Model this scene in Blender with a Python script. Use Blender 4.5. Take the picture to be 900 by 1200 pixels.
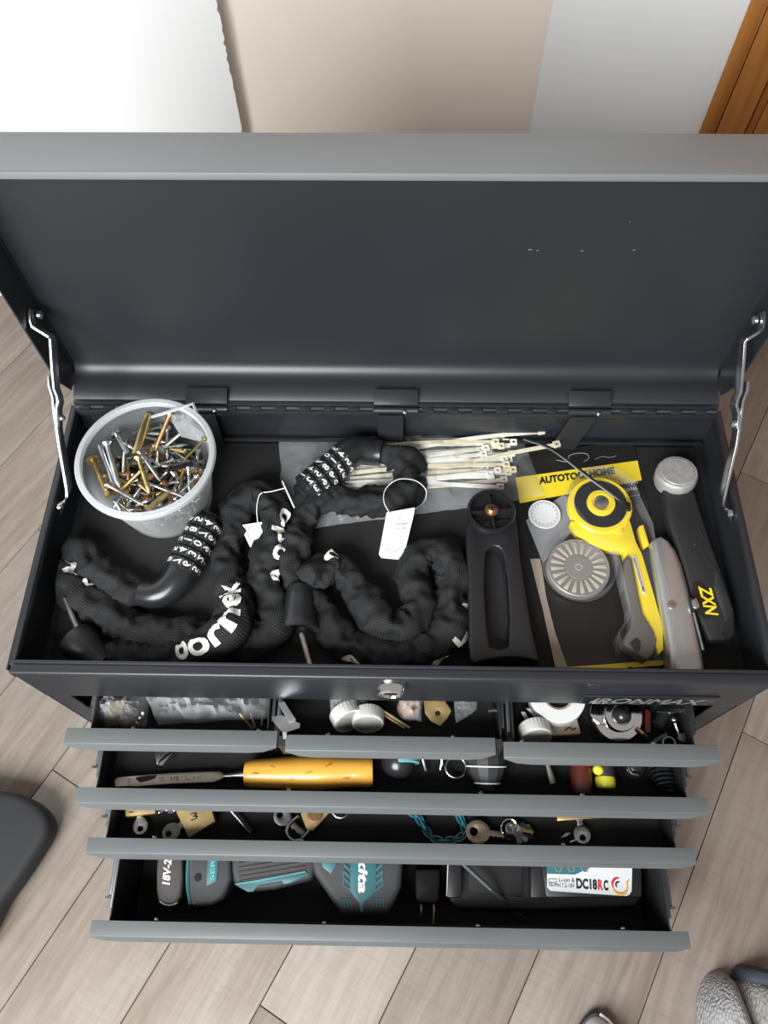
import bpy, bmesh, math, random
from mathutils import Vector, Matrix, Quaternion, noise
random.seed(7)
for o in list(bpy.data.objects): bpy.data.objects.remove(o)
scene = bpy.context.scene
COL = scene.collection
PI = math.pi

# ------------------------------------------------------------------ camera
H = 0.375                                   # height of the chest rim above the floor
F = 900.83
CAM = Vector((.0037, -.1786, .6449 + H))
PITCH, YAW, ROLL = 1.0919, -.0348, .0202
_fw = Vector((math.sin(YAW)*math.cos(PITCH), math.cos(YAW)*math.cos(PITCH), -math.sin(PITCH)))
_r0 = Vector((math.cos(YAW), -math.sin(YAW), 0)); _d0 = _fw.cross(_r0)
_r = math.cos(ROLL)*_r0 + math.sin(ROLL)*_d0
_d = -math.sin(ROLL)*_r0 + math.cos(ROLL)*_d0
cam = bpy.data.cameras.new('camera'); camo = bpy.data.objects.new('camera', cam); COL.objects.link(camo)
camo.matrix_world = Matrix(((_r.x, -_d.x, -_fw.x, CAM.x), (_r.y, -_d.y, -_fw.y, CAM.y), (_r.z, -_d.z, -_fw.z, CAM.z), (0, 0, 0, 1)))
cam.sensor_fit = 'VERTICAL'; cam.sensor_height = 24; cam.lens = F/1200*24
cam.clip_start = .02; cam.clip_end = 50
scene.camera = camo

# ------------------------------------------------------------------ world, lights, exposure
w = bpy.data.worlds.new('world'); scene.world = w; w.use_nodes = True
w.node_tree.nodes['Background'].inputs[0].default_value = (1.0, .965, .93, 1)
w.node_tree.nodes['Background'].inputs[1].default_value = .29
def area(name, loc, target, size, power, col):
    l = bpy.data.lights.new(name, 'AREA'); l.shape = 'RECTANGLE'; l.size, l.size_y = size; l.energy = power; l.color = col
    o = bpy.data.objects.new(name, l); COL.objects.link(o); o.location = loc
    o.rotation_euler = (Vector(target)-Vector(loc)).to_track_quat('-Z', 'Y').to_euler()
    return o
area('window_light', (-.55, -1.02, 1.24), (-.12, .40, .25), (.95, .85), 49, (.97, .99, 1.0))
vs = scene.view_settings
vs.view_transform = 'Standard'; vs.look = 'None'; vs.gamma = 1; vs.exposure = 0.25; vs.use_curve_mapping = False

# ------------------------------------------------------------------ helpers
def ray(px, py): return (px-450)/F*_r + (py-600)/F*_d + _fw
def at(px, py, z):
    v = ray(px, py); return CAM + v*((z-CAM.z)/v.z)
def aty(px, py, y):
    v = ray(px, py); return CAM + v*((y-CAM.y)/v.y)
def atx(px, py, x):
    v = ray(px, py); return CAM + v*((x-CAM.x)/v.x)
V = Vector
def lerp(a, b, t): return a+(b-a)*t

class MB:
    def __init__(s): s.v = []; s.f = []
    def add(s, vs_, fs):
        n = len(s.v); s.v += [V(p) for p in vs_]; s.f += [tuple(i+n for i in f) for f in fs]; return s
    def box(s, lo, hi):
        x0, y0, z0 = lo; x1, y1, z1 = hi
        return s.add([(x0,y0,z0),(x1,y0,z0),(x1,y1,z0),(x0,y1,z0),(x0,y0,z1),(x1,y0,z1),(x1,y1,z1),(x0,y1,z1)],
                     [(0,3,2,1),(4,5,6,7),(0,1,5,4),(1,2,6,5),(2,3,7,6),(3,0,4,7)])
    def prism(s, pts, o=None, u=None, v=None, w=None, t0=0, t1=.01):
        """polygon extruded; without a frame the points are 3D world points swept along w"""
        if o is not None: P = [V(o)+V(u)*a+V(v)*b for a, b in pts]
        else: P = [V(p) for p in pts]
        w = V(w) if w is not None else V((0,0,1)); n = len(P)
        nrm = V((0,0,0))
        for i in range(n): nrm += P[i].cross(P[(i+1) % n])
        if nrm.dot(w) < 0: P.reverse()
        return s.add([p+w*t0 for p in P]+[p+w*t1 for p in P],
                     [tuple(range(n-1,-1,-1)), tuple(range(n, 2*n))]+[(i, (i+1)%n, n+(i+1)%n, n+i) for i in range(n)])
    def ringplate(s, outer, inner, w, t0, t1):
        n = len(outer); w = V(w); a = []
        for t in (t0, t1):
            a += [V(p)+w*t for p in outer]+[V(p)+w*t for p in inner]
        f = []
        for i in range(n):
            j = (i+1) % n
            f += [(n+i, n+j, j, i), (2*n+i, 2*n+j, 3*n+j, 3*n+i), (i, j, 2*n+j, 2*n+i), (n+j, n+i, 3*n+i, 3*n+j)]
        return s.add(a, f)
    def tube(s, path, r, n=8, closed=False, up=None, flat=1.0):
        P = [V(p) for p in path]; m = len(P)
        R = r if isinstance(r, (list, tuple)) else [r]*m
        vs_ = []; prev = None
        for i in range(m):
            if closed: t = P[(i+1)%m]-P[i-1]
            else: t = P[min(i+1, m-1)]-P[max(i-1, 0)]
            t.normalize()
            if prev is None:
                a = V((0,0,1)) if abs(t.z) < .9 else V((1,0,0))
                sd = t.cross(a).normalized()
            else:
                sd = prev - t*prev.dot(t)
                if sd.length < 1e-6: sd = t.cross(V((0,0,1)))
                sd.normalize()
            prev = sd; nn = sd.cross(t)
            for k in range(n):
                c = 2*PI*k/n
                vs_.append(P[i]+(sd*math.cos(c)+nn*math.sin(c)*flat)*R[i])
        f = []
        for i in range(m if closed else m-1):
            j = (i+1) % m
            for k in range(n): f.append((i*n+k, i*n+(k+1)%n, j*n+(k+1)%n, j*n+k))
        if not closed:
            f.append(tuple(range(n-1,-1,-1))); f.append(tuple((m-1)*n+k for k in range(n)))
        return s.add(vs_, f)
    def lathe(s, prof, o=(0,0,0), d=(0,0,1), n=24, caps=True, rib=None):
        o = V(o); d = V(d).normalized(); a = V((1,0,0)) if abs(d.x) < .9 else V((0,1,0))
        u = d.cross(a).normalized(); v_ = d.cross(u); vs_ = []
        for i, (r, h) in enumerate(prof):
            for k in range(n):
                c = 2*PI*k/n; rr = r
                if rib and rib[0] <= i <= rib[1] and k % 2: rr = r*rib[2]
                vs_.append(o+d*h+(u*math.cos(c)+v_*math.sin(c))*rr)
        f = []
        for i in range(len(prof)-1):
            for k in range(n): f.append((i*n+k, i*n+(k+1)%n, (i+1)*n+(k+1)%n, (i+1)*n+k))
        if caps:
            f.append(tuple(range(n-1,-1,-1))); f.append(tuple((len(prof)-1)*n+k for k in range(n)))
        return s.add(vs_, f)
    def dome(s, pts, h, rings=6, power=.5, cr=0, sc=60, seed=0):
        """closed pillow over a star-shaped outline of world points (all at base height)"""
        P = [V(p) for p in pts]; n = len(P); c = sum(P, V((0,0,0)))/n; vs_ = []; f = []
        for k in range(rings+1):
            t = 1-k/(rings+.0001)*.98
            for p in P:
                q = c.lerp(p, t); q.z = p.z*t+c.z*(1-t) + h*max(0, 1-t**2.2)**power
                if cr and k: q.z += cr*noise.noise(V((q.x*sc, q.y*sc, seed)))
                vs_.append(q)
        for k in range(rings):
            for i in range(n): f.append((k*n+i, k*n+(i+1)%n, (k+1)*n+(i+1)%n, (k+1)*n+i))
        f.append(tuple(range(n-1,-1,-1))); f.append(tuple(rings*n+i for i in range(n)))
        return s.add(vs_, f)
    def sphere(s, c, r, n=14, sz=1.0, lo=-1.0):
        prof = []
        for i in range(n//2+1):
            a = -PI/2+PI*i/(n//2)
            prof.append((max(r*math.cos(a), r*.02), r*math.sin(a)*sz))
        return s.lathe(prof, c, (0,0,1), n)
    def build(s, name, mat, parent=None, bevel=0, ang=35, seg=2, smooth=True, origin=None):
        me = bpy.data.meshes.new(name)
        if parent is not None:
            off = V((0,0,0)); p = parent
            while p is not None: off += p.location; p = p.parent
        else:
            xs = [p.x for p in s.v]; ys = [p.y for p in s.v]; zs = [p.z for p in s.v]
            off = V(((min(xs)+max(xs))/2, (min(ys)+max(ys))/2, min(zs))) if origin is None else V(origin)
        me.from_pydata([tuple(p-off) for p in s.v], [], s.f); me.update()
        bm = bmesh.new(); bm.from_mesh(me)
        if bevel:
            bmesh.ops.remove_doubles(bm, verts=bm.verts, dist=1e-6)
            bmesh.ops.recalc_face_normals(bm, faces=bm.faces)
            es = [e for e in bm.edges if e.is_manifold and e.calc_face_angle(0) > math.radians(ang)]
            bmesh.ops.bevel(bm, geom=es, offset=bevel, segments=seg, affect='EDGES', profile=.5, clamp_overlap=True)
        bm.to_mesh(me); bm.free()
        if smooth:
            me.polygons.foreach_set('use_smooth', [True]*len(me.polygons)); me.set_sharp_from_angle(angle=math.radians(ang))
        me.materials.append(M[mat] if isinstance(mat, str) else mat)
        o = bpy.data.objects.new(name, me); COL.objects.link(o)
        if parent is not None: o.parent = parent
        else: o.location = off
        return o

def tag(o, label, cat, group=None, kind=None):
    o['label'] = label; o['category'] = cat
    if group: o['group'] = group
    if kind: o['kind'] = kind
    return o
def thing(name, label, cat, loc, group=None):
    o = bpy.data.objects.new(name, None); COL.objects.link(o); o.location = V(loc); o.empty_display_size = .02
    return tag(o, label, cat, group)
def struct(o): o['kind'] = 'structure'; return o
def copy_tree(o, parent=None):
    c = o.copy(); COL.objects.link(c); c.parent = parent
    for ch in list(o.children): copy_tree(ch, c)
    return c
def cat_rom(pts, step):
    P = [V(p) for p in pts]; P = [P[0]*2-P[1]]+P+[P[-1]*2-P[-2]]; out = []
    for i in range(1, len(P)-2):
        a, b, c, d = P[i-1:i+3]; n = max(2, int((c-b).length/step))
        for k in range(n):
            t = k/n
            out.append(.5*((2*b)+(c-a)*t+(2*a-5*b+4*c-d)*t*t+(3*b-a-3*c+d)*t**3))
    out.append(P[-2]); return out
def circ(c, r, n=24, u=(1,0,0), v=(0,1,0), a0=0, a1=2*PI, ry=None):
    full = abs(a1-a0-2*PI) < 1e-6; m = n if full else n-1
    return [V(c)+V(u)*r*math.cos(a0+(a1-a0)*k/m)+V(v)*(ry or r)*math.sin(a0+(a1-a0)*k/m) for k in range(n)]

# ------------------------------------------------------------------ materials
M = {}
def mat(name, col, rough=.5, metal=0, var=0, vscale=30, bump=0, bscale=200, bdist=.0005, coat=0, spec=.5, trans=0, stretch=None, col2=None, sheen=0):
    m = bpy.data.materials.new(name); m.use_nodes = True; nt = m.node_tree; N = nt.nodes; L = nt.links
    p = N['Principled BSDF']; p.inputs['Base Color'].default_value = (*col, 1); p.inputs['Roughness'].default_value = rough
    p.inputs['Metallic'].default_value = metal; p.inputs['Specular IOR Level'].default_value = spec
    p.inputs['Coat Weight'].default_value = coat; p.inputs['Sheen Weight'].default_value = sheen
    if var or bump:
        tc = N.new('ShaderNodeTexCoord'); mp = N.new('ShaderNodeMapping'); L.new(tc.outputs['Object'], mp.inputs['Vector'])
        if stretch: mp.inputs['Scale'].default_value = stretch
    if var:
        nz = N.new('ShaderNodeTexNoise'); nz.inputs['Scale'].default_value = vscale; nz.inputs['Detail'].default_value = 5
        L.new(mp.outputs[0], nz.inputs['Vector'])
        mx = N.new('ShaderNodeMix'); mx.data_type = 'RGBA'
        c2 = col2 or tuple(c*(1-var) for c in col)
        mx.inputs[6].default_value = (*[min(1, c*(1+var*.6)) for c in col], 1) if not col2 else (*col, 1); mx.inputs[7].default_value = (*c2, 1)
        cr = N.new('ShaderNodeMapRange'); cr.inputs[1].default_value = .35; cr.inputs[2].default_value = .65
        L.new(nz.outputs['Fac'], cr.inputs[0]); L.new(cr.outputs[0], mx.inputs[0]); L.new(mx.outputs[2], p.inputs['Base Color'])
    if bump:
        b = N.new('ShaderNodeTexNoise'); b.inputs['Scale'].default_value = bscale; b.inputs['Detail'].default_value = 3
        L.new(mp.outputs[0], b.inputs['Vector'])
        bn = N.new('ShaderNodeBump'); bn.inputs['Strength'].default_value = bump; bn.inputs['Distance'].default_value = bdist
        L.new(b.outputs['Fac'], bn.inputs['Height']); L.new(bn.outputs[0], p.inputs['Normal'])
    M[name] = m; return m
def clear(name, fac, tint=(1,1,1), rough=.12, bump=0, bscale=60, white=(.8,.82,.84), transl=0):
    m = bpy.data.materials.new(name); m.use_nodes = True; nt = m.node_tree; N = nt.nodes; L = nt.links
    p = N['Principled BSDF']; p.inputs['Base Color'].default_value = (*white, 1); p.inputs['Roughness'].default_value = rough
    t = N.new('ShaderNodeBsdfTransparent'); t.inputs[0].default_value = (*tint, 1)
    mx = N.new('ShaderNodeMixShader'); fr = N.new('ShaderNodeLayerWeight'); fr.inputs[0].default_value = .5
    pw = N.new('ShaderNodeMath'); pw.operation = 'POWER'; pw.inputs[1].default_value = 3.5; L.new(fr.outputs['Facing'], pw.inputs[0])
    ad = N.new('ShaderNodeMath'); ad.operation = 'MULTIPLY_ADD'; ad.use_clamp = True; ad.inputs[1].default_value = .7; ad.inputs[2].default_value = fac
    L.new(pw.outputs[0], ad.inputs[0]); L.new(ad.outputs[0], mx.inputs[0]); L.new(t.outputs[0], mx.inputs[1])
    last = p
    if transl:
        tr = N.new('ShaderNodeBsdfTranslucent'); tr.inputs[0].default_value = (*white, 1); m2 = N.new('ShaderNodeMixShader'); m2.inputs[0].default_value = transl
        L.new(p.outputs[0], m2.inputs[1]); L.new(tr.outputs[0], m2.inputs[2]); last = m2
    L.new(last.outputs[0], mx.inputs[2]); L.new(mx.outputs[0], N['Material Output'].inputs[0])
    if bump:
        tc = N.new('ShaderNodeTexCoord'); b = N.new('ShaderNodeTexNoise'); b.inputs['Scale'].default_value = bscale; b.inputs['Detail'].default_value = 1.5
        L.new(tc.outputs['Object'], b.inputs['Vector']); bn = N.new('ShaderNodeBump'); bn.inputs['Strength'].default_value = bump; bn.inputs['Distance'].default_value = .003
        L.new(b.outputs['Fac'], bn.inputs['Height'])
        for q in (p, fr): L.new(bn.outputs[0], q.inputs['Normal'])
    M[name] = m; return m
mat('chest_paint', (.0180, .0200, .0240), .38, bump=.12, bscale=900, bdist=.0003, var=.1, vscale=6)
mat('lip_reflection_grey', (.160, .170, .174), .40, bump=.1, bscale=900, bdist=.0003, var=.06, vscale=8)  # chest paint made lighter: bright wall reflected in the lid lip, put into the colour
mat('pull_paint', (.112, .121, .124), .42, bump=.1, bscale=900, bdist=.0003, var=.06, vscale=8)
mat('drawer_black', (.016, .016, .017), .5, var=.2, vscale=12)
mat('foam_liner', (.0150, .0148, .0145), .85, var=.15, vscale=14, bump=.25, bscale=1500, bdist=.0003)
mat('dark_steel', (.10, .105, .11), .38, .7, var=.2, vscale=40)
mat('zinc', (.62, .65, .67), .27, 1, var=.25, vscale=60)
mat('steel', (.62, .62, .61), .30, 1, var=.25, vscale=80)
mat('dull_steel', (.40, .40, .40), .38, 1, var=.35, vscale=60)
mat('chrome', (.85, .85, .84), .10, 1)
mat('brass', (.62, .47, .20), .35, 1, var=.3, vscale=60)
mat('brass_paint', (.44, .315, .14), .5, .35, var=.25, vscale=45)
mat('gold_screw', (.70, .55, .26), .30, 1, var=.25, vscale=90)
mat('copper', (.62, .38, .20), .33, 1, var=.2, vscale=90)
mat('black_screw', (.05, .05, .055), .35, .6, var=.3, vscale=60)
mat('black_plastic', (.012, .012, .0135), .38, bump=.08, bscale=700, bdist=.0002)
mat('gloss_black', (.015, .0165, .0185), .26, bump=.05, bscale=300, bdist=.0002)
mat('matte_black', (.018, .018, .0195), .62, bump=.15, bscale=900, bdist=.0003, var=.15, vscale=25)
mat('charcoal', (.014, .0145, .016), .75, bump=.2, bscale=1200, bdist=.0003, var=.1, vscale=10)
mat('white_plastic', (.78, .78, .76), .4)
mat('old_white', (.58, .575, .54), .45, var=.1, vscale=60)
mat('nylon_white', (.80, .78, .70), .4, var=.12, vscale=40)
mat('nylon_cream', (.72, .66, .48), .4, var=.15, vscale=40)
mat('paper', (.66, .67, .68), .7, var=.04, vscale=50)
mat('ink', (.022, .022, .025), .8, spec=.1)
mat('grey_ink', (.14, .14, .15), .7)
mat('grey_print2', (.10, .10, .105), .5)
mat('print_white', (.80, .79, .74), .55)
mat('print_cream', (.66, .62, .53), .6)
mat('yellow', (.86, .66, .03), .36, coat=.2)
mat('card_yellow', (.85, .65, .03), .5)
mat('card_black', (.016, .015, .014), .35, var=.2, vscale=15)
mat('card_tan', (.36, .31, .24), .55, var=.15, vscale=30)
mat('grip_grey', (.13, .12, .105), .6, bump=.15, bscale=900, bdist=.0003, var=.15, vscale=30)
mat('chisel_handle', (.72, .37, .055), .33, coat=.3, var=.12, vscale=25, stretch=(.3, 1, 1))
mat('dirt', (.33, .17, .03), .6)
mat('chisel_blade', (.60, .55, .46), .34, .85, var=.22, vscale=30, stretch=(.4, 1.6, 1))
mat('teal', (.038, .150, .172), .42, var=.08, vscale=40)
mat('teal_light', (.13, .38, .37), .4)
mat('teal_clear', (.06, .28, .36), .12, coat=.6)
mat('case_grey', (.062, .058, .053), .5, bump=.2, bscale=900, bdist=.0003, var=.15, vscale=30)
mat('nickel_brass', (.60, .49, .37), .38, .9, var=.2, vscale=60)
mat('tool_grey', (.046, .047, .050), .58, bump=.25, bscale=800, bdist=.0003, var=.12, vscale=25)
mat('red', (.60, .03, .04), .45)
mat('dark_red', (.10, .022, .014), .3, var=.2, vscale=40)
mat('orange_print', (.75, .42, .10), .5)
mat('lime_yellow', (.82, .74, .05), .35, coat=.3)
mat('bamboo', (.62, .46, .26), .55, var=.15, vscale=60)
mat('beige_card', (.50, .42, .30), .8, var=.2, vscale=70)
mat('pink_part', (.55, .36, .28), .5, var=.2, vscale=70)
mat('purple', (.22, .06, .22), .4)
mat('pewter', (.33, .33, .31), .5, .6, var=.2, vscale=90)
mat('cast_silver', (.52, .52, .51), .48, .55, var=.12, vscale=160, bump=.3, bscale=600, bdist=.0004)
mat('knife_silver', (.60, .63, .65), .42, .85, var=.22, vscale=18, stretch=(1, .35, 1), col2=(.44, .43, .40))
mat('blade_disc', (.62, .59, .54), .38, .5)
mat('blade_disc_dark', (.33, .31, .285), .5, .5)
mat('grey_print', (.24, .25, .265), .6)
mat('wood', (.47, .19, .045), .38, coat=.25, var=.35, vscale=9, stretch=(6, 6, .35), col2=(.30, .105, .02))
mat('wall_white', (.86, .87, .87), .6, bump=.05, bscale=120)
mat('wall_beige', (.80, .725, .635), .6, var=.04, vscale=5, bump=.05, bscale=120)
mat('wall_cool', (.76, .765, .76), .5, var=.03, vscale=5, bump=.05, bscale=120)
mat('chip_grey', (.35, .34, .32), .8)
mat('grout', (.085, .070, .056), .9)
mat('knit_navy', (.045, .055, .075), .9, bump=.5, bscale=420, bdist=.002)
mat('shoe_white', (.75, .74, .72), .6)
mat('rubber_dark', (.05, .05, .05), .7)
clear('bag_clear', .13, rough=.12, bump=.3, bscale=28, white=(.72, .75, .78))
clear('bag_milky', .17, rough=.10, bump=.5, bscale=70, white=(.74, .77, .80))
clear('blister', .03, rough=.05, white=(.55, .56, .6), tint=(.99, .99, .98))
clear('tub_plastic', .13, rough=.22, white=(.74, .77, .79), transl=.5)
clear('tub_rim', .60, rough=.25, white=(.76, .79, .81), transl=.3)

def fabric(name, a, b, scale, sx=1.0):
    """woven cloth: two crossed wave bands"""
    m = bpy.data.materials.new(name); m.use_nodes = True; nt = m.node_tree; N = nt.nodes; L = nt.links
    p = N['Principled BSDF']; p.inputs['Roughness'].default_value = .75; p.inputs['Specular IOR Level'].default_value = .35
    tc = N.new('ShaderNodeUVMap'); outs = []
    for d in ('X', 'Y'):
        wv = N.new('ShaderNodeTexWave'); wv.bands_direction = d; wv.inputs['Scale'].default_value = scale; wv.inputs['Distortion'].default_value = .6
        L.new(tc.outputs[0], wv.inputs['Vector']); outs.append(wv)
    mu = N.new('ShaderNodeMath'); mu.operation = 'MULTIPLY'; L.new(outs[0].outputs['Fac'], mu.inputs[0]); L.new(outs[1].outputs['Fac'], mu.inputs[1])
    mx = N.new('ShaderNodeMix'); mx.data_type = 'RGBA'; mx.inputs[6].default_value = (*a, 1); mx.inputs[7].default_value = (*b, 1)
    L.new(mu.outputs[0], mx.inputs[0]); L.new(mx.outputs[2], p.inputs['Base Color'])
    bn = N.new('ShaderNodeBump'); bn.inputs['Strength'].default_value = .5; bn.inputs['Distance'].default_value = .0006
    L.new(mu.outputs[0], bn.inputs['Height']); L.new(bn.outputs[0], p.inputs['Normal'])
    M[name] = m
fabric('sleeve_cloth', (.0035, .0035, .004), (.036, .037, .039), 1.0)

def knit(name, a, b):
    m = bpy.data.materials.new(name); m.use_nodes = True; nt = m.node_tree; N = nt.nodes; L = nt.links
    p = N['Principled BSDF']; p.inputs['Roughness'].default_value = .95; p.inputs['Specular IOR Level'].default_value = .1
    tc = N.new('ShaderNodeTexCoord'); mp = N.new('ShaderNodeMapping'); mp.inputs['Rotation'].default_value = (0, 0, .3); mp.inputs['Scale'].default_value = (1, .5, 1)
    L.new(tc.outputs['Object'], mp.inputs['Vector'])
    vo = N.new('ShaderNodeTexVoronoi'); vo.inputs['Scale'].default_value = 420; L.new(mp.outputs[0], vo.inputs['Vector'])
    nz = N.new('ShaderNodeTexNoise'); nz.inputs['Scale'].default_value = 160; L.new(mp.outputs[0], nz.inputs['Vector'])
    mx = N.new('ShaderNodeMix'); mx.data_type = 'RGBA'; mx.inputs[6].default_value = (*a, 1); mx.inputs[7].default_value = (*b, 1)
    L.new(vo.outputs['Distance'], mx.inputs[0]); L.new(mx.outputs[2], p.inputs['Base Color'])
    bn = N.new('ShaderNodeBump'); bn.inputs['Strength'].default_value = .8; bn.inputs['Distance'].default_value = .002; bn.invert = True
    L.new(vo.outputs['Distance'], bn.inputs['Height']); L.new(bn.outputs[0], p.inputs['Normal'])
    M[name] = m
knit('knit_grey', (.46, .46, .46), (.20, .20, .21)); knit('knit_oat', (.38, .36, .33), (.17, .16, .15))

def plank_material():
    m = bpy.data.materials.new('floor_plank'); m.use_nodes = True; nt = m.node_tree; N = nt.nodes; L = nt.links
    p = N['Principled BSDF']; p.inputs['Roughness'].default_value = .5; p.inputs['Specular IOR Level'].default_value = .35
    tc = N.new('ShaderNodeTexCoord'); oi = N.new('ShaderNodeObjectInfo')
    ad = N.new('ShaderNodeVectorMath'); ad.operation = 'ADD'; L.new(tc.outputs['Object'], ad.inputs[0])
    ml = N.new('ShaderNodeVectorMath'); ml.operation = 'SCALE'; ml.inputs['Scale'].default_value = 7.3
    cx = N.new('ShaderNodeCombineXYZ'); [L.new(oi.outputs['Random'], cx.inputs[i]) for i in range(3)]
    L.new(cx.outputs[0], ml.inputs[0]); L.new(ml.outputs[0], ad.inputs[1])
    mp = N.new('ShaderNodeMapping'); mp.inputs['Scale'].default_value = (1, 9, 1); L.new(ad.outputs[0], mp.inputs[0])     # grain along the plank
    g = N.new('ShaderNodeTexNoise'); g.inputs['Scale'].default_value = 9; g.inputs['Detail'].default_value = 8; g.inputs['Roughness'].default_value = .62; L.new(mp.outputs[0], g.inputs[0])
    mp2 = N.new('ShaderNodeMapping'); mp2.inputs['Scale'].default_value = (14, 1.5, 1); L.new(ad.outputs[0], mp2.inputs[0])  # saw marks across
    s = N.new('ShaderNodeTexNoise'); s.inputs['Scale'].default_value = 11; s.inputs['Detail'].default_value = 6; L.new(mp2.outputs[0], s.inputs[0])
    c = N.new('ShaderNodeTexNoise'); c.inputs['Scale'].default_value = 5; c.inputs['Detail'].default_value = 3; L.new(ad.outputs[0], c.inputs[0])
    def mixc(f, a, b):
        x = N.new('ShaderNodeMix'); x.data_type = 'RGBA'; L.new(f, x.inputs[0])
        for k, q in ((6, a), (7, b)):
            if isinstance(q, tuple): x.inputs[k].default_value = (*q, 1)
            else: L.new(q, x.inputs[k])
        return x.outputs[2]
    def rng(o, lo, hi, a=0., b=1.):
        r = N.new('ShaderNodeMapRange'); r.inputs[1].default_value = lo; r.inputs[2].default_value = hi; r.inputs[3].default_value = a; r.inputs[4].default_value = b; L.new(o, r.inputs[0]); return r.outputs[0]
    base = mixc(rng(g.outputs['Fac'], .38, .64), (.190, .152, .122), (.262, .222, .190))
    base = mixc(rng(c.outputs['Fac'], .4, .7, 0, .45), base, (.31, .28, .25))
    base = mixc(rng(s.outputs['Fac'], .55, .72, 0, .4), base, (.20, .165, .14))
    hs = N.new('ShaderNodeHueSaturation'); L.new(base, hs.inputs['Color']); L.new(rng(oi.outputs['Random'], 0, 1, .88, 1.1), hs.inputs['Value'])
    L.new(hs.outputs[0], p.inputs['Base Color'])
    bn = N.new('ShaderNodeBump'); bn.inputs['Strength'].default_value = .25; bn.inputs['Distance'].default_value = .001; L.new(s.outputs['Fac'], bn.inputs['Height']); L.new(bn.outputs[0], p.inputs['Normal'])
    M['floor_plank'] = m
plank_material()

# ------------------------------------------------------------------ lettering (font outlines turned to meshes once)
TXT = {}
def prepare_text(items):
    tmp = []
    for key, body, off, shear in items:
        cu = bpy.data.curves.new('t', 'FONT'); cu.body = body; cu.size = 1; cu.offset = off; cu.shear = shear; cu.resolution_u = 3
        o = bpy.data.objects.new('t', cu); COL.objects.link(o); tmp.append((key, o, cu))
    bpy.context.view_layer.update(); dg = bpy.context.evaluated_depsgraph_get()
    for key, o, cu in tmp:
        me = bpy.data.meshes.new_from_object(o.evaluated_get(dg))
        if key in ('oornek', 'odo', 'e', 'k', 'c'):
            bm = bmesh.new(); bm.from_mesh(me); bmesh.ops.triangulate(bm, faces=bm.faces); bmesh.ops.subdivide_edges(bm, edges=bm.edges, cuts=3, use_grid_fill=True); bm.to_mesh(me); bm.free()
        vv = [(p.co.x, p.co.y) for p in me.vertices]; ff = [tuple(p.vertices) for p in me.polygons]
        x0 = min(a for a, b in vv); x1 = max(a for a, b in vv); y0 = min(b for a, b in vv); y1 = max(b for a, b in vv)
        TXT[key] = (vv, ff, x0, x1, y0, y1)
        bpy.data.meshes.remove(me)
    for key, o, cu in tmp: bpy.data.objects.remove(o); bpy.data.curves.remove(cu)
items = [(c, c, .022, 0) for c in '0123456789']
for k, b, o_, sh in [('IRONMAX', 'IRONMAX', .025, .25), ('AUTO', 'AUTOTOOLHOME', .045, .15), ('autos', 'AUTOTOOLHOME', .01, 0), ('cvinyl', 'Cutter fiber vinyl,', .01, 0), ('mult', 'with multiple', .01, 0),
                     ('mat', 'materials.......', .01, 0), ('cset', 'Cutter Set', .03, 0), ('oornek', 'oornek', .03, 0), ('odo', 'odo', .03, 0), ('e', 'e', .03, 0), ('k', 'k', .03, 0),
                     ('c', 'c', .03, 0), ('NXZ', 'ZXN', .03, .2), ('tag1', '5-digit combination', .0, 0), ('tag2', 'Bicycle Chain Lock', .0, 0), ('chis', '1/2', 0, 0), ('three', '3', 0, 0), ('makita', 'makita', .035, .2),
                     ('DC18', 'DC18', .045, 0), ('R', 'R', .045, 0), ('C', 'C', .045, 0), ('li', 'Li-ion &', .0, 0), ('ni', 'Ni-MH 7.2-18V', .0, 0), ('xrl', '18V-2S', .03, .2), ('ser', 'SER', .03, 0), ('reg', 'o', 0, 0)]:
    items.append((k, b, o_, sh))
prepare_text(items)
def put_text(mb, key, p0, p1, h, nrm, lift=.0003, flip=False):
    """text from p0 to p1 along the baseline, capital height h, facing nrm"""
    vv, ff, x0, x1, y0, y1 = TXT[key]; p0 = V(p0); p1 = V(p1); u = (p1-p0); nrm = V(nrm).normalized(); v = nrm.cross(u).normalized()
    mb.add([p0+u*((a-x0)/(x1-x0))+v*((b-y0)/(y1-y0)*h)+nrm*lift for a, b in vv], ff); return mb

# ================================================================== THE ROOM
TH = math.radians(61); PU = V((math.cos(TH), math.sin(TH), 0)); PN = V((-math.sin(TH), math.cos(TH), 0)); PW = .1245
fl = struct(MB().box((-2.6, -2.0, -.03), (2.6, 2.2, -.004)).build('floor', 'grout', smooth=False))
def plank_mesh(L):
    g = .0005; mb = MB().box((g, g, -.012), (L-g, PW-g, 0)); o = mb.build('plank', 'floor_plank', bevel=.0009, origin=(0, 0, 0)); return o
PL = .9; proto = plank_mesh(PL)
proto.parent = fl; first = True
joint = {4: -.232, -2: .252, -1: .6297, 0: .02, 1: -.31, 2: .43, 3: .13, 5: .40, 6: .02, 7: -.26, -3: -.1}
for k in range(-12, 15):
    off = -.381 + PW*k + PW
    j0 = joint.get(k-1, (k*.377) % PL)
    for q in range(-3, 3):
        a = j0 + q*PL; c = PU*(a+PL/2)+PN*(off-PW/2)
        if not (-1.9 < c.x < 1.9 and -1.5 < c.y < 1.75): continue
        o = proto if first else proto.copy()
        if not first: COL.objects.link(o)
        first = False
        o.location = PU*a+PN*(off-PW)-fl.location; o.rotation_euler = (0, 0, TH)
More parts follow.
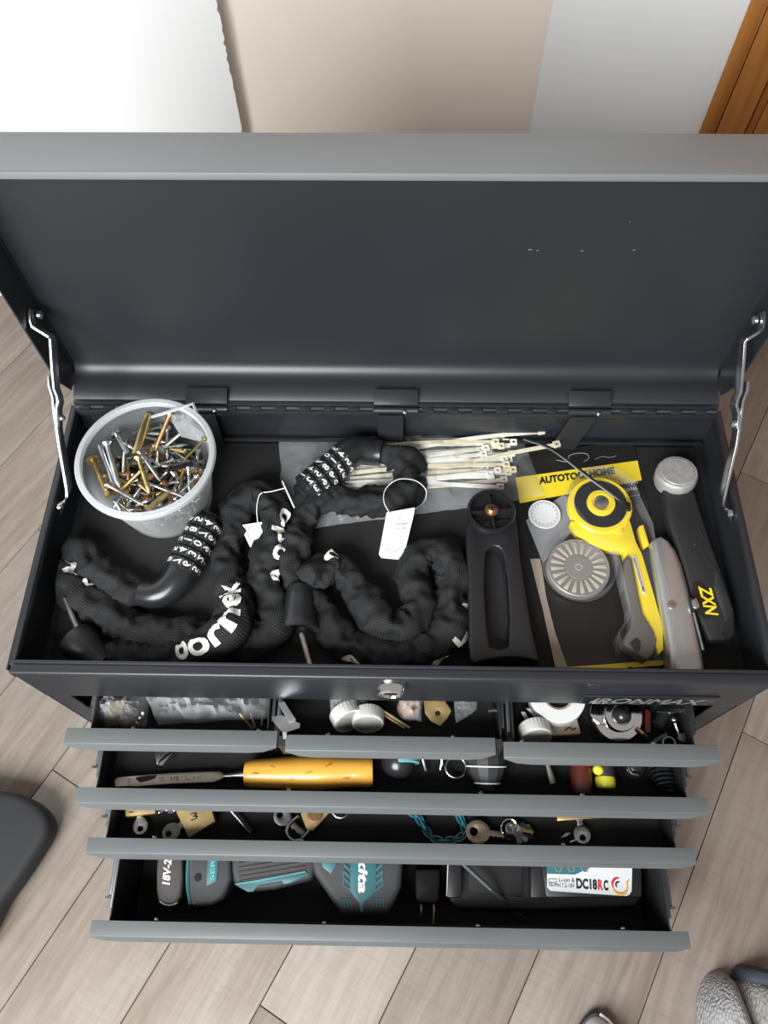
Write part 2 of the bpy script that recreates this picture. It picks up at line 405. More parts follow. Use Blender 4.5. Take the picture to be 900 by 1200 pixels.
# walls: the left one stands forward with a chipped corner, the beige one is set back
WA = aty(270, 80, .93); WA.z = 0                     # foot of the chipped corner
ldir = V((-math.cos(.34), -math.sin(.34), 0)); lin = V((-.55, .83, 0)).normalized()
mb = MB(); nz = 420; edge = []
for i in range(nz+1):
    z = 2.4*i/nz; ch = 0
    n1 = noise.noise(V((z*24, 3.1, 0)))+.7*noise.noise(V((z*130, 1.1, 0)))
    if n1 > .10: ch = min(.005, (n1-.10)*.010)
    edge.append((z, ch))
a = []
for z, ch in edge:
    a += [WA+ldir*2.2+V((0,0,z)), WA+ldir*(ch+.0005)+V((0,0,z)), WA+lin*(ch+.0005)+V((0,0,z)), WA+lin*.35+V((0,0,z))]
mb.add(a, [(4*i+k, 4*i+k+1, 4*i+k+5, 4*i+k+4) for i in range(nz) for k in range(3)])
wl = struct(mb.build('wall_left', 'wall_white', ang=20))
mb = MB()                                            # bare plaster where the paint has chipped
for i in range(nz):
    c0, c1 = edge[i][1], edge[i+1][1]
    if c0+c1 > .0012:
        z0, z1 = edge[i][0], edge[i+1][0]; q = WA+ldir*.0002+lin*.0002
        mb.add([WA+ldir*c0*1.02-lin*.0003+V((0,0,z0)), WA+ldir*c1*1.02-lin*.0003+V((0,0,z1)), WA+lin*c1*.9-ldir*.0002+V((0,0,z1)), WA+lin*c0*.9-ldir*.0002+V((0,0,z0))], [(0,1,2,3)])
mb.build('bare_plaster', 'chip_grey', wl)
BX = aty(634, 80, .965); BX.z = 0
wb = struct(MB().box((-.45, .965, 0), (BX.x, 1.02, 2.4)).build('wall_back', 'wall_beige', smooth=False))
ang = math.radians(30); rd = V((math.cos(ang), -math.sin(ang), 0)); rn = V((math.sin(ang), math.cos(ang), 0))
# where the wall meets the wooden door frame
def on_right(px, py):
    v = ray(px, py); t = (BX-CAM).dot(rn)/v.dot(rn); return CAM+v*t
sW = (on_right(849, 82)-BX).dot(rd); sW = V((on_right(849, 82)-BX).to_2d().to_3d()).dot(rd)
wr = struct(MB().prism([BX, BX+rd*(sW+.02), BX+rd*(sW+.02)+rn*.06, BX+rn*.06], t0=0, t1=2.4).build('wall_right', 'wall_cool', smooth=False))
t1 = bpy.data.objects.new('trim_1', None); COL.objects.link(t1); t1.location = BX+rd*sW; struct(t1); t1['label'] = 'orange-brown wooden door frame at the top right'
s0 = sW
for wdt, dep, gap in ((.022, .014, 0), (.036, .018, .001), (.010, .011, .0005), (.024, .022, .001)):
    p = BX+rd*(s0+gap)
    MB().prism([p-rn*dep, p+rd*wdt-rn*dep, p+rd*wdt+rn*.04, p+rn*.04], t0=0, t1=2.2).build('board', 'wood', t1, bevel=.002)
    s0 += wdt+gap
d1 = MB().prism([BX+rd*s0+rn*.004, BX+rd*(s0+.7)+rn*.004, BX+rd*(s0+.7)+rn*.04, BX+rd*s0+rn*.04], t0=.004, t1=2.15).build('door_1', 'wood', smooth=False); struct(d1)
p = BX+rd*(s0+.08); MB().prism([p-rn*.004, p+rd*.5-rn*.004, p+rd*.5+rn*.01, p+rn*.01], t0=.12, t1=1.0).build('door_panel', 'wood', d1, bevel=.006)
p = BX+rd*(s0+.004); MB().prism([p-rn*.008, p+rd*.004-rn*.008, p+rd*.004+rn*.01, p+rn*.01], t0=.01, t1=2.1).build('door_bead', 'chisel_handle', d1)

# ================================================================== THE TOOL CHEST
D = .275; HX = .33; T = .0015; LZ = .320                # LZ: top of the foam liner in the tray
chest = thing('tool_chest', 'open charcoal steel tool chest with raised lid and pulled out drawers', 'tool chest', (0, D/2, 0))
# body shell
for sx in (-1, 1):                                    # side panels with folded front stiles
    x0, x1 = sorted((sx*HX, sx*(HX-T))); sp = MB().box((x0, 0, .012), (x1, D, H)).build('side_panel', 'chest_paint', chest, smooth=False)
    x0, x1 = sorted((sx*HX, sx*(HX-.022))); MB().box((x0, 0, .012), (x1, T, .287)).build('front_stile', 'chest_paint', sp, smooth=False)
MB().box((-HX, D-T, .012), (HX, D, H)).build('back_panel', 'chest_paint', chest, smooth=False)
MB().box((-HX, 0, .010), (HX, D, .0125)).build('bottom_panel', 'chest_paint', chest, smooth=False)
for sx in (-1, 1):
    for y in (.03, D-.03): MB().lathe([(.012, 0), (.014, .010)], (sx*.29, y, 0), n=16).build('foot', 'rubber_dark', chest)
MB().box((-HX+T, T, LZ-.006), (HX-T, D-T, LZ-.0045)).build('tray_floor', 'chest_paint', chest, smooth=False)
MB().box((-HX+.010, .008, LZ-.0045), (HX-.010, D-.008, LZ)).build('foam_liner', 'foam_liner', chest, bevel=.001)
# front panel with rolled rim
fp = MB().box((-HX, -.0005, .287), (HX, T, H-.012)).build('front_panel', 'chest_paint', chest, smooth=False)
MB().box((-HX+.002, -.0035, H-.014), (HX-.002, .0065, H-.0005)).build('front_rim', 'chest_paint', chest, bevel=.0022, seg=3)
MB().box((-HX+.002, .0055, H-.004), (HX-.002, .0085, H+.0012)).build('rim_bead', 'chest_paint', chest, bevel=.001)
for sx in (-1, 1):
    x0, x1 = sorted((sx*HX, sx*(HX-.0062)))
    MB().box((x0, .004, H-.010), (x1, D, H)).build('side_rim', 'chest_paint', chest, bevel=.0018)
MB().box((-HX, D-.006, H-.010), (HX, D, H-.0005)).build('rear_rim', 'chest_paint', chest, bevel=.0015)
MB().box((-HX+.004, D-.012, LZ+.008), (HX-.004, D-.0085, LZ+.0105)).build('rear_fold', 'chest_paint', chest, bevel=.001)
# row dividers behind the drawers (front frame)
for z in (.2275, .1745, .1215): MB().box((-HX+T, .002, z-.001), (HX-T, .018, z+.0005)).build('row_rail', 'drawer_black', chest, smooth=False)
for x in (-.1115, .1115): MB().box((x-.0015, .004, .2285), (x+.0015, D-.02, .286)).build('row_divider', 'drawer_black', chest, smooth=False)
# badge
pa = aty(684, 815, -.0006); pb = aty(850, 822, -.0006); zc = (pa.z+pb.z)/2-.001
bd = MB().box((pa.x, -.0025, zc-.016), (pb.x-.012, -.0004, zc+.013)).build('badge', 'gloss_black', chest, bevel=.0008)
tx = MB(); put_text(tx, 'IRONMAX', (pa.x+.008, -.0026, zc-.010), (pb.x-.022, -.0026, zc-.010), .019, (0, -1, 0), .0006)
lt = tx.build('badge_lettering', 'pewter', bd, smooth=False); lt['label'] = 'silver raised lettering IRONMAX'
# lock
c = aty(458, 806, -.004); lk = MB().lathe([(.0135, -.001), (.0135, .004), (.0115, .010), (.0095, .011), (.0085, .0095), (.002, .0095)], (c.x, 0, c.z), (0, -1, 0), 32).build('lock_cylinder', 'chrome', chest)
MB().box((c.x-.0008, -.0115, c.z-.005), (c.x+.0008, -.0092, c.z+.005)).build('key_slot', 'ink', lk, smooth=False)

# lid: hinged at the rear rim, standing upright
LD = .040; LT = H+.282
lid = MB().box((-HX, D+LD-T, H+.004), (HX, D+LD, LT)).build('lid', 'chest_paint', chest, smooth=False)
MB().box((-HX, D-.001, LT-T), (HX, D+LD, LT+.0003)).build('lid_lip', 'lip_reflection_grey', lid, bevel=.0006)  # same paint as the chest; its grazing reflection is coloured in as lighter grey
MB().box((-HX+.003, D-.0028, LT-.0062), (HX-.003, D+.000, LT+.0003)).build('lid_edge_fold', 'lip_reflection_grey', lid, bevel=.0016)  # highlight along the fold coloured in with the lip's lighter grey
for sx in (-1, 1):
    x0, x1 = sorted((sx*HX, sx*(HX-T)))
    cut = [(D+.0005, LT), (D+.0005, H+.040), (D+.012, H+.010), (D+LD, H+.004), (D+LD, LT)]
    MB().prism([(x0, y, z) for y, z in cut], w=(1, 0, 0), t0=0, t1=T).build('lid_side_flange', 'chest_paint', lid, smooth=False)
    MB().box((sx*(HX-T)-.0007, D+LD-.004, H+.02), (sx*(HX-T)+.0007, D+LD-.0010, LT-.004)).build('lid_seam', 'chest_paint', lid)
for px, py, w_ in ((619, 293, 5), (629, 294, 2), (681, 294.5, 2.5), (742, 293.5, 2.5), (738, 260, 1)):
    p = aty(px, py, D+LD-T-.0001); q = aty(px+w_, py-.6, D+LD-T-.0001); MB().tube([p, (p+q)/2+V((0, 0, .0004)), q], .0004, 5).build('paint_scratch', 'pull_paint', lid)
# rounded bend and rear flange down to the hinge
prof = [(D+LD-.0016, H+.040)]
for k in range(9):
    t = k/8*PI/2; prof.append((D+LD-.0016-.017*(1-math.cos(t)), H+.029-.017*math.sin(t)))
prof.append((D+.004, H+.006)); prof.append((D+.002, H+.003))
a = []; f = []
for i, (y, z) in enumerate(prof): a += [(-HX+.003, y, z), (HX-.003, y, z)]
for i in range(len(prof)-1): f.append((2*i, 2*i+1, 2*i+3, 2*i+2))
MB().add(a, f).build('lid_rear_flange', 'chest_paint', lid, ang=60)
MB().box((-HX+.004, D-.0010, H-.0015), (HX-.004, D+.0040, H+.0062)).build('hinge_leaf', 'chest_paint', chest, bevel=.001)
# piano hinge: pin and alternating knuckles
MB().tube([(-HX+.006, D-.003, H+.0028), (HX-.006, D-.003, H+.0028)], .0016, 8).build('hinge_pin', 'dark_steel', chest)
hk = None
for i in range(26):
    x = -HX+.010+i*.0249
    if hk is None:
        hk = MB().box((x, D-.0062, H+.0004), (x+.0118, D+.0012, H+.0052)).build('hinge_knuckle', 'chest_paint', chest, bevel=.0016)
        bx = x
    else:
        k2 = hk.copy(); COL.objects.link(k2); k2.location = (x-bx, 0, 0)
# three lid brackets with straps running down inside the tray
for px0, px1, lean in ((217, 266, 0), (438, 490, 0), (668, 718, .012)):
    x0 = aty(px0, 470, D).x; x1 = aty(px1, 470, D).x
    br = MB().prism([(x0, D+.0125, H+.0145), (x1, D+.0125, H+.0145), (x1, D-.0015, H+.0075), (x0, D-.0015, H+.0075)], w=(0, -.3, 1), t0=0, t1=.0014).build('lid_bracket', 'chest_paint', chest, bevel=.0004)
    MB().tube([(x0, D-.005, H+.0035), (x1, D-.005, H+.0035)], .0036, 12).build('bracket_barrel', 'chest_paint', br)
    MB().sphere((lerp(x0, x1, .70), D-.0085, H+.0052), .0027, 12).build('bracket_rivet', 'zinc', br)
    w_ = .026; xc = lerp(x0, x1, .38)
    MB().prism([(xc-w_/2, D-.0075, H-.001), (xc+w_/2, D-.0075, H-.001), (xc+w_/2-lean, D-.0125, LZ+.0005), (xc-w_/2-lean, D-.0125, LZ+.0005)], w=(0, -1, .1), t0=0, t1=.0013).build('strap', 'chest_paint', br)
    MB().prism([(xc-.004, D-.0092, H-.006), (xc+.006, D-.0092, H-.006), (xc+.002, D-.0093, H-.010)], w=(0, -1, .1), t0=0, t1=.0002).build('strap_notch', 'ink', br)

# folding lid stays: flat zinc strip bent in the middle
def lid_stay(sx, up_pts, low_pts, rv):
    def strip(pts, wd, th, name, par):
        """ribbon whose upper edge follows pts, standing on edge beside the chest side"""
        P = [V(p) for p in pts]; a = []
        for i, p in enumerate(P):
            t = (P[min(i+1, len(P)-1)]-P[max(0, i-1)]).normalized(); cr_ = t.cross(V((1, 0, 0)))
            if cr_.length > .6 or i == 0: side = cr_.normalized()
            if side.z > 0: side = -side
            nn = t.cross(side).normalized()
            a += [p-nn*th/2, p+side*wd-nn*th/2, p+side*wd+nn*th/2, p+nn*th/2]
        f = [(0, 1, 2, 3), tuple(len(a)-4+k for k in (3, 2, 1, 0))]
        for i in range(len(P)-1):
            for k in range(4): f.append((4*i+k, 4*i+4+k, 4*i+4+(k+1) % 4, 4*i+(k+1) % 4))
        return MB().add(a, f).build(name, 'zinc', par, bevel=.0003)
    stay = strip([atx(px, py, sx*x) for px, py, x in up_pts], .0125, .0024, 'lid_stay', chest)
    strip([atx(px, py, sx*x) for px, py, x in low_pts], .0125, .0024, 'lower_arm', stay)
    for px, py, x, r in rv: MB().lathe([(r, 0), (r*.95, .0025), (r*.5, .0040)], atx(px, py, sx*x), (-sx, 0, 0), 14).build('rivet', 'zinc', stay)
lid_stay(-1, [(33.5, 362, .3265), (34, 376, .3265), (36.5, 383, .3255), (56, 394.5, .3110), (58, 398, .3105), (60, 430, .3105), (62.5, 456, .3105), (66, 464, .3080), (67, 471, .3075), (65, 479, .3095), (65.5, 500, .3095)],
         [(55.5, 440, .3155), (56.5, 452, .3155), (61, 466, .3125), (62, 480, .3120), (68, 520, .3120), (77.5, 574, .3115), (78, 583, .3120), (75, 588, .3180), (68, 590, .3225)],
         [(45, 369, .3240, .0042), (71, 490, .3090, .0034), (69, 594, .3225, .0042)])
lid_stay(1, [(897, 364, .3265), (896.5, 378, .3265), (895, 386, .3255), (876, 398, .3110), (873.5, 402, .3105), (871.5, 432, .3105), (868.5, 460, .3105), (865, 468, .3080), (863.5, 475, .3075), (866.5, 484, .3095), (865.5, 503, .3095)],
         [(877, 447, .3155), (876, 458, .3155), (871.5, 470, .3125), (869.5, 484, .3120), (864, 522, .3120), (849, 585, .3115), (847.5, 593, .3120), (850, 596.5, .3180), (858, 597, .3225)],
         [(886, 375, .3240, .0042), (861.5, 497, .3090, .0034), (857, 602, .3225, .0042)])

# ------------------------------------------------------------------ drawers
def drawer(x0, x1, bx0, bx1, y0, ztop, zfl, screws, yb=.235, skew=0.0):
    """pull strip from x0 to x1, box from bx0 to bx1, front edge of the strip at y0"""
    zw = ztop-.006
    bxm = MB()
    yi = y0+.0145
    bxm.box((bx0, y0+.005, zfl-.0012), (bx1, yb, zfl)); bxm.box((bx0, y0+.005, zfl), (bx0+.0012, yb, zw)); bxm.box((bx1-.0012, y0+.005, zfl), (bx1, yb, zw)); bxm.box((bx0, yb-.0012, zfl), (bx1, yb, zw))
    d = bxm.build('drawer', 'drawer_black', chest, smooth=False)
    MB().box((bx0, y0+.0045, zfl-.002), (bx1, yi-.001, ztop-.0016)).build('drawer_front', 'drawer_black', d, smooth=False)
    # pull: top flange, and a lip that leans out, its ends cut on the slant
    c = .017
    a = [(x0, yi, ztop), (x1, yi, ztop), (x1, y0, ztop), (x0, y0, ztop), (x1, y0-.0012, ztop-.0024), (x0, y0-.0012, ztop-.0024),
         (x1-c*.75, y0-.0042, ztop-.0072), (x0+c*.75, y0-.0042, ztop-.0072), (x1-c*1.6, y0-.0050, ztop-.0086), (x0+c*1.6, y0-.0050, ztop-.0086)]
    f = [(0, 3, 2, 1), (3, 5, 4, 2), (5, 7, 6, 4), (7, 9, 8, 6)]
    n = len(a); th = .0013
    a2 = [(x, y+(.0012 if i > 1 else 0), z-th) for i, (x, y, z) in enumerate(a)]
    f2 = [tuple(n+k for k in reversed(q)) for q in f]
    rim = [0, 1, 2, 4, 6, 8, 9, 7, 5, 3]
    f3 = [(rim[i], rim[(i+1) % 10], n+rim[(i+1) % 10], n+rim[i]) for i in range(10)]
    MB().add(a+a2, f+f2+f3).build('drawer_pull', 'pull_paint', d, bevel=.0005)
    MB().box((bx0+.003, y0+.016, zfl), (bx1-.003, yb-.003, zfl+.0012)).build('drawer_liner', 'foam_liner', d, smooth=False)
    for sx in (-1, 1):
        xx = bx0 if sx < 0 else bx1; o1, o2 = sorted((xx+sx*.0008, xx+sx*.0045))
        MB().box((o1, y0+.026, zw-.022 if zw-zfl > .03 else zfl+.002), (o2, yb, zw-.006)).build('slide', 'dark_steel', d, bevel=.0006)
        o1, o2 = sorted((xx+sx*.0050, xx+sx*.0085))
        if abs(xx) > .2: MB().box((o1, y0+.036, zw-.020 if zw-zfl > .03 else zfl+.004), (o2, yb+.01, zw-.010)).build('outer_slide', 'dark_steel', d, bevel=.0006)
        if abs(xx) > .2: MB().box((min(xx+sx*.005, xx+sx*.011), y0+.035, zw-.0105), (max(xx+sx*.005, xx+sx*.011), y0+.0375, zw-.0085)).build('slide_stop', 'dark_steel', d)
    for px in screws:
        # screw heads on the front wall just inside the pull
        MB().sphere((px, yi+.0012, zw-.001), .0026, 10, .8).build('screw_head', 'zinc', d)
    return d
yA, yM, yR = -.0429, -.0462, -.0496
xl = lambda px, py, z: at(px, py, z).x
Z1, Z2, Z3, Z4 = .2768, .2237, .1710, .1183
Y2, Y3, Y4 = -.0897, -.1313, -.2067
drawer(xl(74.4, 870.8, Z1), xl(324, 873, Z1), -.288, -.1170, yA, Z1, .2330, [-.247, -.126])
drawer(xl(334, 874, Z1), xl(581, 880, Z1), -.1060, .1060, yM, Z1, .2330, [-.060, .060])
drawer(xl(590.5, 886, Z1), xl(844.3, 891.8, Z1), .1170, .288, yR, Z1, .2330, [.125, .250])
DW = .3083
for y0, z, zf, sc in ((Y2, Z2, .1795, (-.10, .09, .190)), (Y3, Z3, .1265, (-.242, -.09, .178)), (Y4, Z4, .022, (-.243, -.067, .093, .243))):
    drawer(-DW, DW, -.292, .292, y0, z, zf, list(sc))

# ================================================================== THINGS IN THE TRAY
# --- plastic tub of screws
TC = V((-.2317, .1952, LZ)); TR = .0655; TB = .0450; TH_ = .089
tub = thing('plastic_tub', 'round translucent white plastic tub filled with screws in the tray corner', 'tub', TC)
pr = [(.002, .001), (TB-.004, .001), (TB, .004)]
pr += [(lerp(TB, TR-.006, k/6), lerp(.004, TH_-.012, k/6)) for k in range(1, 7)] + [(TR-.0045, TH_-.010), (TR-.0035, TH_-.004)]
pin = [(r-.0012, h+(.0012 if i < 3 else 0)) for i, (r, h) in enumerate(pr)]
pin[0] = (.002, .0022)
MB().lathe(pr+list(reversed(pin)), TC, n=64, caps=False).build('tub_wall', 'tub_plastic', tub)
MB().lathe([(TR-.0050, TH_-.006), (TR-.001, TH_-.008), (TR, TH_-.005), (TR, TH_-.001), (TR-.001, TH_), (TR-.0052, TH_+.0004), (TR-.0060, TH_-.0010), (TR-.0058, TH_-.006)], TC, n=64, caps=False).build('tub_rim', 'tub_rim', tub)
ha = at(190, 485, TC.z+TH_); hb = at(226, 473, TC.z+TH_+.002)
MB().tube([at(176, 489, TC.z+TH_-.016), ha, lerp(ha, hb, .6), hb, at(231, 485, TC.z+TH_-.003)], .0021, 8, flat=.6).build('tub_handle', 'tub_rim', tub)

def screw_mesh(name, L, r, kind, m):
    """screw along +Z, centred"""
    mb = MB(); n = 8
    if kind == 'bolt': prof = [(.002, 0), (r*2.0, .0005), (r*2.0, .003), (r, .0032), (r, L)]
    elif kind == 'nail': prof = [(.0015, 0), (r*2.4, .0003), (r*2.4, .0012), (r, .0016), (r, L-.004), (.0002, L)]
    elif kind == 'sleeve': prof = [(r*.3, .001), (r*.8, 0), (r, .0005), (r, L-.001), (r*.92, L)]; n = 12
    else:
        prof = [(.0015, 0), (r*2.3, .0004), (r*2.2, .0010), (r*1.05, .0035)]
        if kind == 'wood': prof.append((r*.95, L*.3)); z = L*.32
        else: z = .0042
        while z < L-.005:
            prof += [(r*.72, z), (r*1.18, z+.0008)]; z += .0016
        prof.append((.0003, L))
    prof = [(a, b_-L/2) for a, b_ in prof]
    mb.lathe(prof, n=n); o = mb.build(name, m, origin=(0, 0, 0), ang=50); return o
kinds = []
SP = [('screw', .034, .0019, 'thread', 'steel', 'silver threaded screw lying in the plastic tub'), ('screw', .026, .0017, 'wood', 'zinc', 'bright zinc wood screw lying in the plastic tub'),
      ('screw', .036, .0018, 'thread', 'gold_screw', 'yellow brass-coated screw lying in the plastic tub'), ('screw', .024, .0017, 'thread', 'copper', 'short coppery screw lying in the plastic tub'),
      ('screw', .030, .0020, 'thread', 'black_screw', 'black drywall screw lying in the plastic tub'), ('bolt', .032, .0024, 'bolt', 'dull_steel', 'dull grey bolt lying in the plastic tub'),
      ('nail', .040, .0015, 'nail', 'steel', 'thin silver nail lying in the plastic tub')]
for nm, L, r, k, m, lab in SP:
    o = screw_mesh(nm, L, r, k, m); tag(o, lab, nm, lab.split(' lying')[0]+'s in the tub'); kinds.append([o, L, False])
def place_screw(i, c, d):
    src, L, used = kinds[i]; o = src if not used else src.copy()
    if used: COL.objects.link(o)
    kinds[i][2] = True
    o.location = c; o.rotation_mode = 'QUATERNION'; o.rotation_quaternion = V((0, 0, 1)).rotation_difference(V(d).normalized()); return o
rnd = random.Random(11); count = 0; tries = 0
while count < 262 and tries < 12000:
    tries += 1; i = rnd.choices(range(7), (30, 26, 20, 9, 12, 12, 14))[0]; L = kinds[i][1]
    layer = count/262; z = LZ+.008+layer*.062+rnd.uniform(-.003, .003)
    a = rnd.uniform(0, 2*PI); rr = .060*math.sqrt(rnd.random()); yaw = rnd.uniform(0, 2*PI); ti = rnd.gauss(0, .28)
    d = V((math.cos(yaw)*math.cos(ti), math.sin(yaw)*math.cos(ti), math.sin(ti))); c = V((TC.x+rr*math.cos(a), TC.y+rr*math.sin(a), z))
    ok = True
    for e in (-1, 1):
        q = c+d*e*L/2; lim = lerp(TB, TR-.006, min(1, max(0, (q.z-LZ)/(TH_-.012))))-.0035
        if (q-TC).to_2d().length > lim or q.z < LZ+.004: ok = False
    if not ok: continue
    place_screw(i, c, d); count += 1
def special(p, q, z, r, kind, m, label, cat='screw', dz=0):
    A = at(*p, z); B = at(*q, z+dz); L = (B-A).length; o = screw_mesh(cat, L, r, kind, m); d = (B-A).normalized()
    o.location = (A+B)/2; o.rotation_mode = 'QUATERNION'; o.rotation_quaternion = V((0, 0, 1)).rotation_difference(d); tag(o, label, cat)
ZS = LZ+.076
special((174, 486), (159, 533), ZS, .0040, 'sleeve', 'gold_screw', 'thick pale brass sleeve standing out on top of the screw heap', 'anchor sleeve')
special((199, 486), (182, 527), ZS, .0022, 'thread', 'copper', 'long coppery screw at the back of the tub right of the brass sleeve')
special((108, 538), (127, 582), ZS-.004, .0032, 'bolt', 'brass', 'olive brass bolt at the left side of the tub', 'bolt')
special((117, 522), (134, 570), ZS-.003, .0027, 'sleeve', 'zinc', 'bright zinc tube anchor beside the olive brass bolt', 'anchor sleeve')
special((125, 520), (140, 572), ZS-.002, .0025, 'thread', 'zinc', 'long zinc screw with coarse thread left of the tub middle')
special((162, 537), (175, 577), ZS, .0024, 'thread', 'gold_screw', 'golden wood screw below the brass sleeve in the tub')
special((164, 530), (188, 564), ZS+.001, .0018, 'wood', 'dull_steel', 'thin grey pointed screw crossing the tub middle')
special((231, 542), (192, 552), ZS-.002, .0026, 'thread', 'black_screw', 'thick black screw at the right of the tub')
special((240, 514), (215, 540), ZS, .0012, 'nail', 'gold_screw', 'fine brass pin leaning at the right of the tub', 'nail')
special((126, 568), (168, 592), ZS, .0020, 'wood', 'steel', 'long silver screw pointing right in the tub front')
special((172, 598), (196, 578), ZS-.002, .0028, 'bolt', 'gold_screw', 'short yellow bolt at the front of the tub', 'bolt')
special((136, 508), (150, 532), ZS-.002, .0026, 'bolt', 'zinc', 'small bright bolt near the tub back left', 'bolt')
# crumpled clear bag tucked in at the back of the tub
def bag(name, corners, z0, h, m, label, cat='bag', seed=1, cr=.004, sc=55, nx=22, ny=16, group=None, zs=None):
    C = [at(px, py, z0 if zs is None else zs[i]) for i, (px, py) in enumerate(corners)]
    top = []; bot = []; rn_ = random.Random(seed)
    for j in range(ny+1):
        for i in range(nx+1):
            u, v = i/nx, j/ny; p = lerp(lerp(C[0], C[1], u), lerp(C[3], C[2], u), v)
            e = (math.sin(PI*u)*math.sin(PI*v))**.5
            q = p.copy(); q.z += h*e + cr*e*(1-3*abs(noise.noise(V((p.x*sc, p.y*sc, seed*3.7))))+.7*(1-3*abs(noise.noise(V((p.x*sc*1.9, p.y*sc*1.9, seed*1.7))))))
            q.z = max(q.z, p.z+.0004)
            jig = .0016; q.x += jig*noise.noise(V((p.x*70, p.y*70, seed+9))); q.y += jig*noise.noise(V((p.x*70, p.y*70, seed+19)))
            top.append(q); bot.append(V((q.x, q.y, p.z)))
    W_ = nx+1; f = []
    nT = len(top)
    for j in range(ny):
        for i in range(nx):
            a = j*W_+i; f.append((a, a+W_, a+W_+1, a+1)[::-1]); f.append((nT+a, nT+a+1, nT+a+W_+1, nT+a+W_)[::-1])
    o = MB().add(top+bot, f).build(name, m, ang=24); return tag(o, label, cat, group)
bag('clear_bag', [(193, 483), (228, 484), (246, 520), (214, 512)], ZS-.006, .008, 'bag_milky', 'crumpled clear bag tucked into the back of the screw tub', seed=4, cr=.006)

# --- chain locks in black cloth sleeves
class Sleeve:
    def __init__(s, pts, a, b, seed, floor):
        s.P = cat_rom([at(px, py, z) for px, py, z in pts], .0022); s.a = a; s.b = b; s.seed = seed; s.floor = floor
        s.S = [0]
        for i in range(1, len(s.P)): s.S.append(s.S[-1]+(s.P[i]-s.P[i-1]).length)
        s.fr = []
        for i in range(len(s.P)):
            t = (s.P[min(i+1, len(s.P)-1)]-s.P[max(0, i-1)]).normalized(); sd = t.cross(V((0, 0, 1))).normalized(); s.fr.append((sd, sd.cross(t)))
    def pt(s, i, th, lift=0):
        sd, nn = s.fr[i]; S = s.S[i]; k = s.seed
        end = min(1, min(S, s.S[-1]-S)/.012)
        cx_, sx_ = math.cos(th), math.sin(th)
        def rg(v): return 1-2.4*abs(noise.noise(v))            # ridged folds
        w1 = rg(V((S*46+k*10+.6*sx_, cx_*.7, sx_*.7+k)))
        w2 = rg(V((S*105+k*7-.8*cx_, cx_*1.3, sx_*1.3-k)))
        w3 = noise.noise(V((S*21+k*5, 2.2, k)))
        w_ = max(.48, min(1.42, .88+end*(.38*w1+.24*w2+.34*w3)-(1-end)*.10))
        wob = end*.0055*noise.noise(V((S*30, k, 7.7)))
        q = s.P[i]+sd*wob+sd*math.cos(th)*(s.a*w_+lift)+nn*math.sin(th)*(s.b*w_+lift)
        q.y = max(q.y, .0098); q.x = max(q.x, -.3180)
        if q.z < s.floor+.0004: q.z = s.floor+.0004
        return q
    def build(s, name, parent):
        n = 28; vs_ = []; f = []; m = len(s.P)
        for i in range(m):
            for k in range(n): vs_.append(s.pt(i, 2*PI*k/n))
        for i in range(m-1):
            for k in range(n): f.append((i*n+k, (i+1)*n+k, (i+1)*n+(k+1) % n, i*n+(k+1) % n))
        f.append(tuple(range(n))); f.append(tuple((m-1)*n+k for k in range(n-1, -1, -1)))
        o = MB().add(vs_, f).build(name, 'sleeve_cloth', parent, ang=180)
        me = o.data; uv = me.uv_layers.new(name='UVMap')
        for p in me.polygons:
            ks = [vi % n for vi in p.vertices]; wrap = (max(ks) > n/2+4 and min(ks) == 0)
            for li, vi in zip(p.loop_indices, p.vertices):
                i, k = divmod(vi, n); kk = n if (wrap and k == 0) else k
                uv.data[li].uv = (s.S[i]/.0016/3.14159, kk/n*(2*PI*s.a*.9)/.0016/3.14159)
        return o
    def near(s, px, py):
        best = min(range(len(s.P)), key=lambda i: ((s.P[i]-at(px, py, s.P[i].z)).length)); return best
    def text(s, mb, key, i0, i1, th0, hgt, lift=.0007):
        """print key from path index i0 to i1, centred at angle th0"""
        vv, ff, x0, x1, y0, y1 = TXT[key]; out = []
        for a, b in vv:
            t = (a-x0)/(x1-x0); fi = lerp(i0, i1, t); j = int(fi); fr = fi-j; j = max(0, min(len(s.P)-2, j))
            th = th0 + ((b-y0)/(y1-y0)-.5)*hgt/((s.a+s.b)/2)*(1 if i1 > i0 else -1)
            out.append(s.pt(j, th, lift).lerp(s.pt(j+1, th, lift), fr))
        mb.add(out, ff)
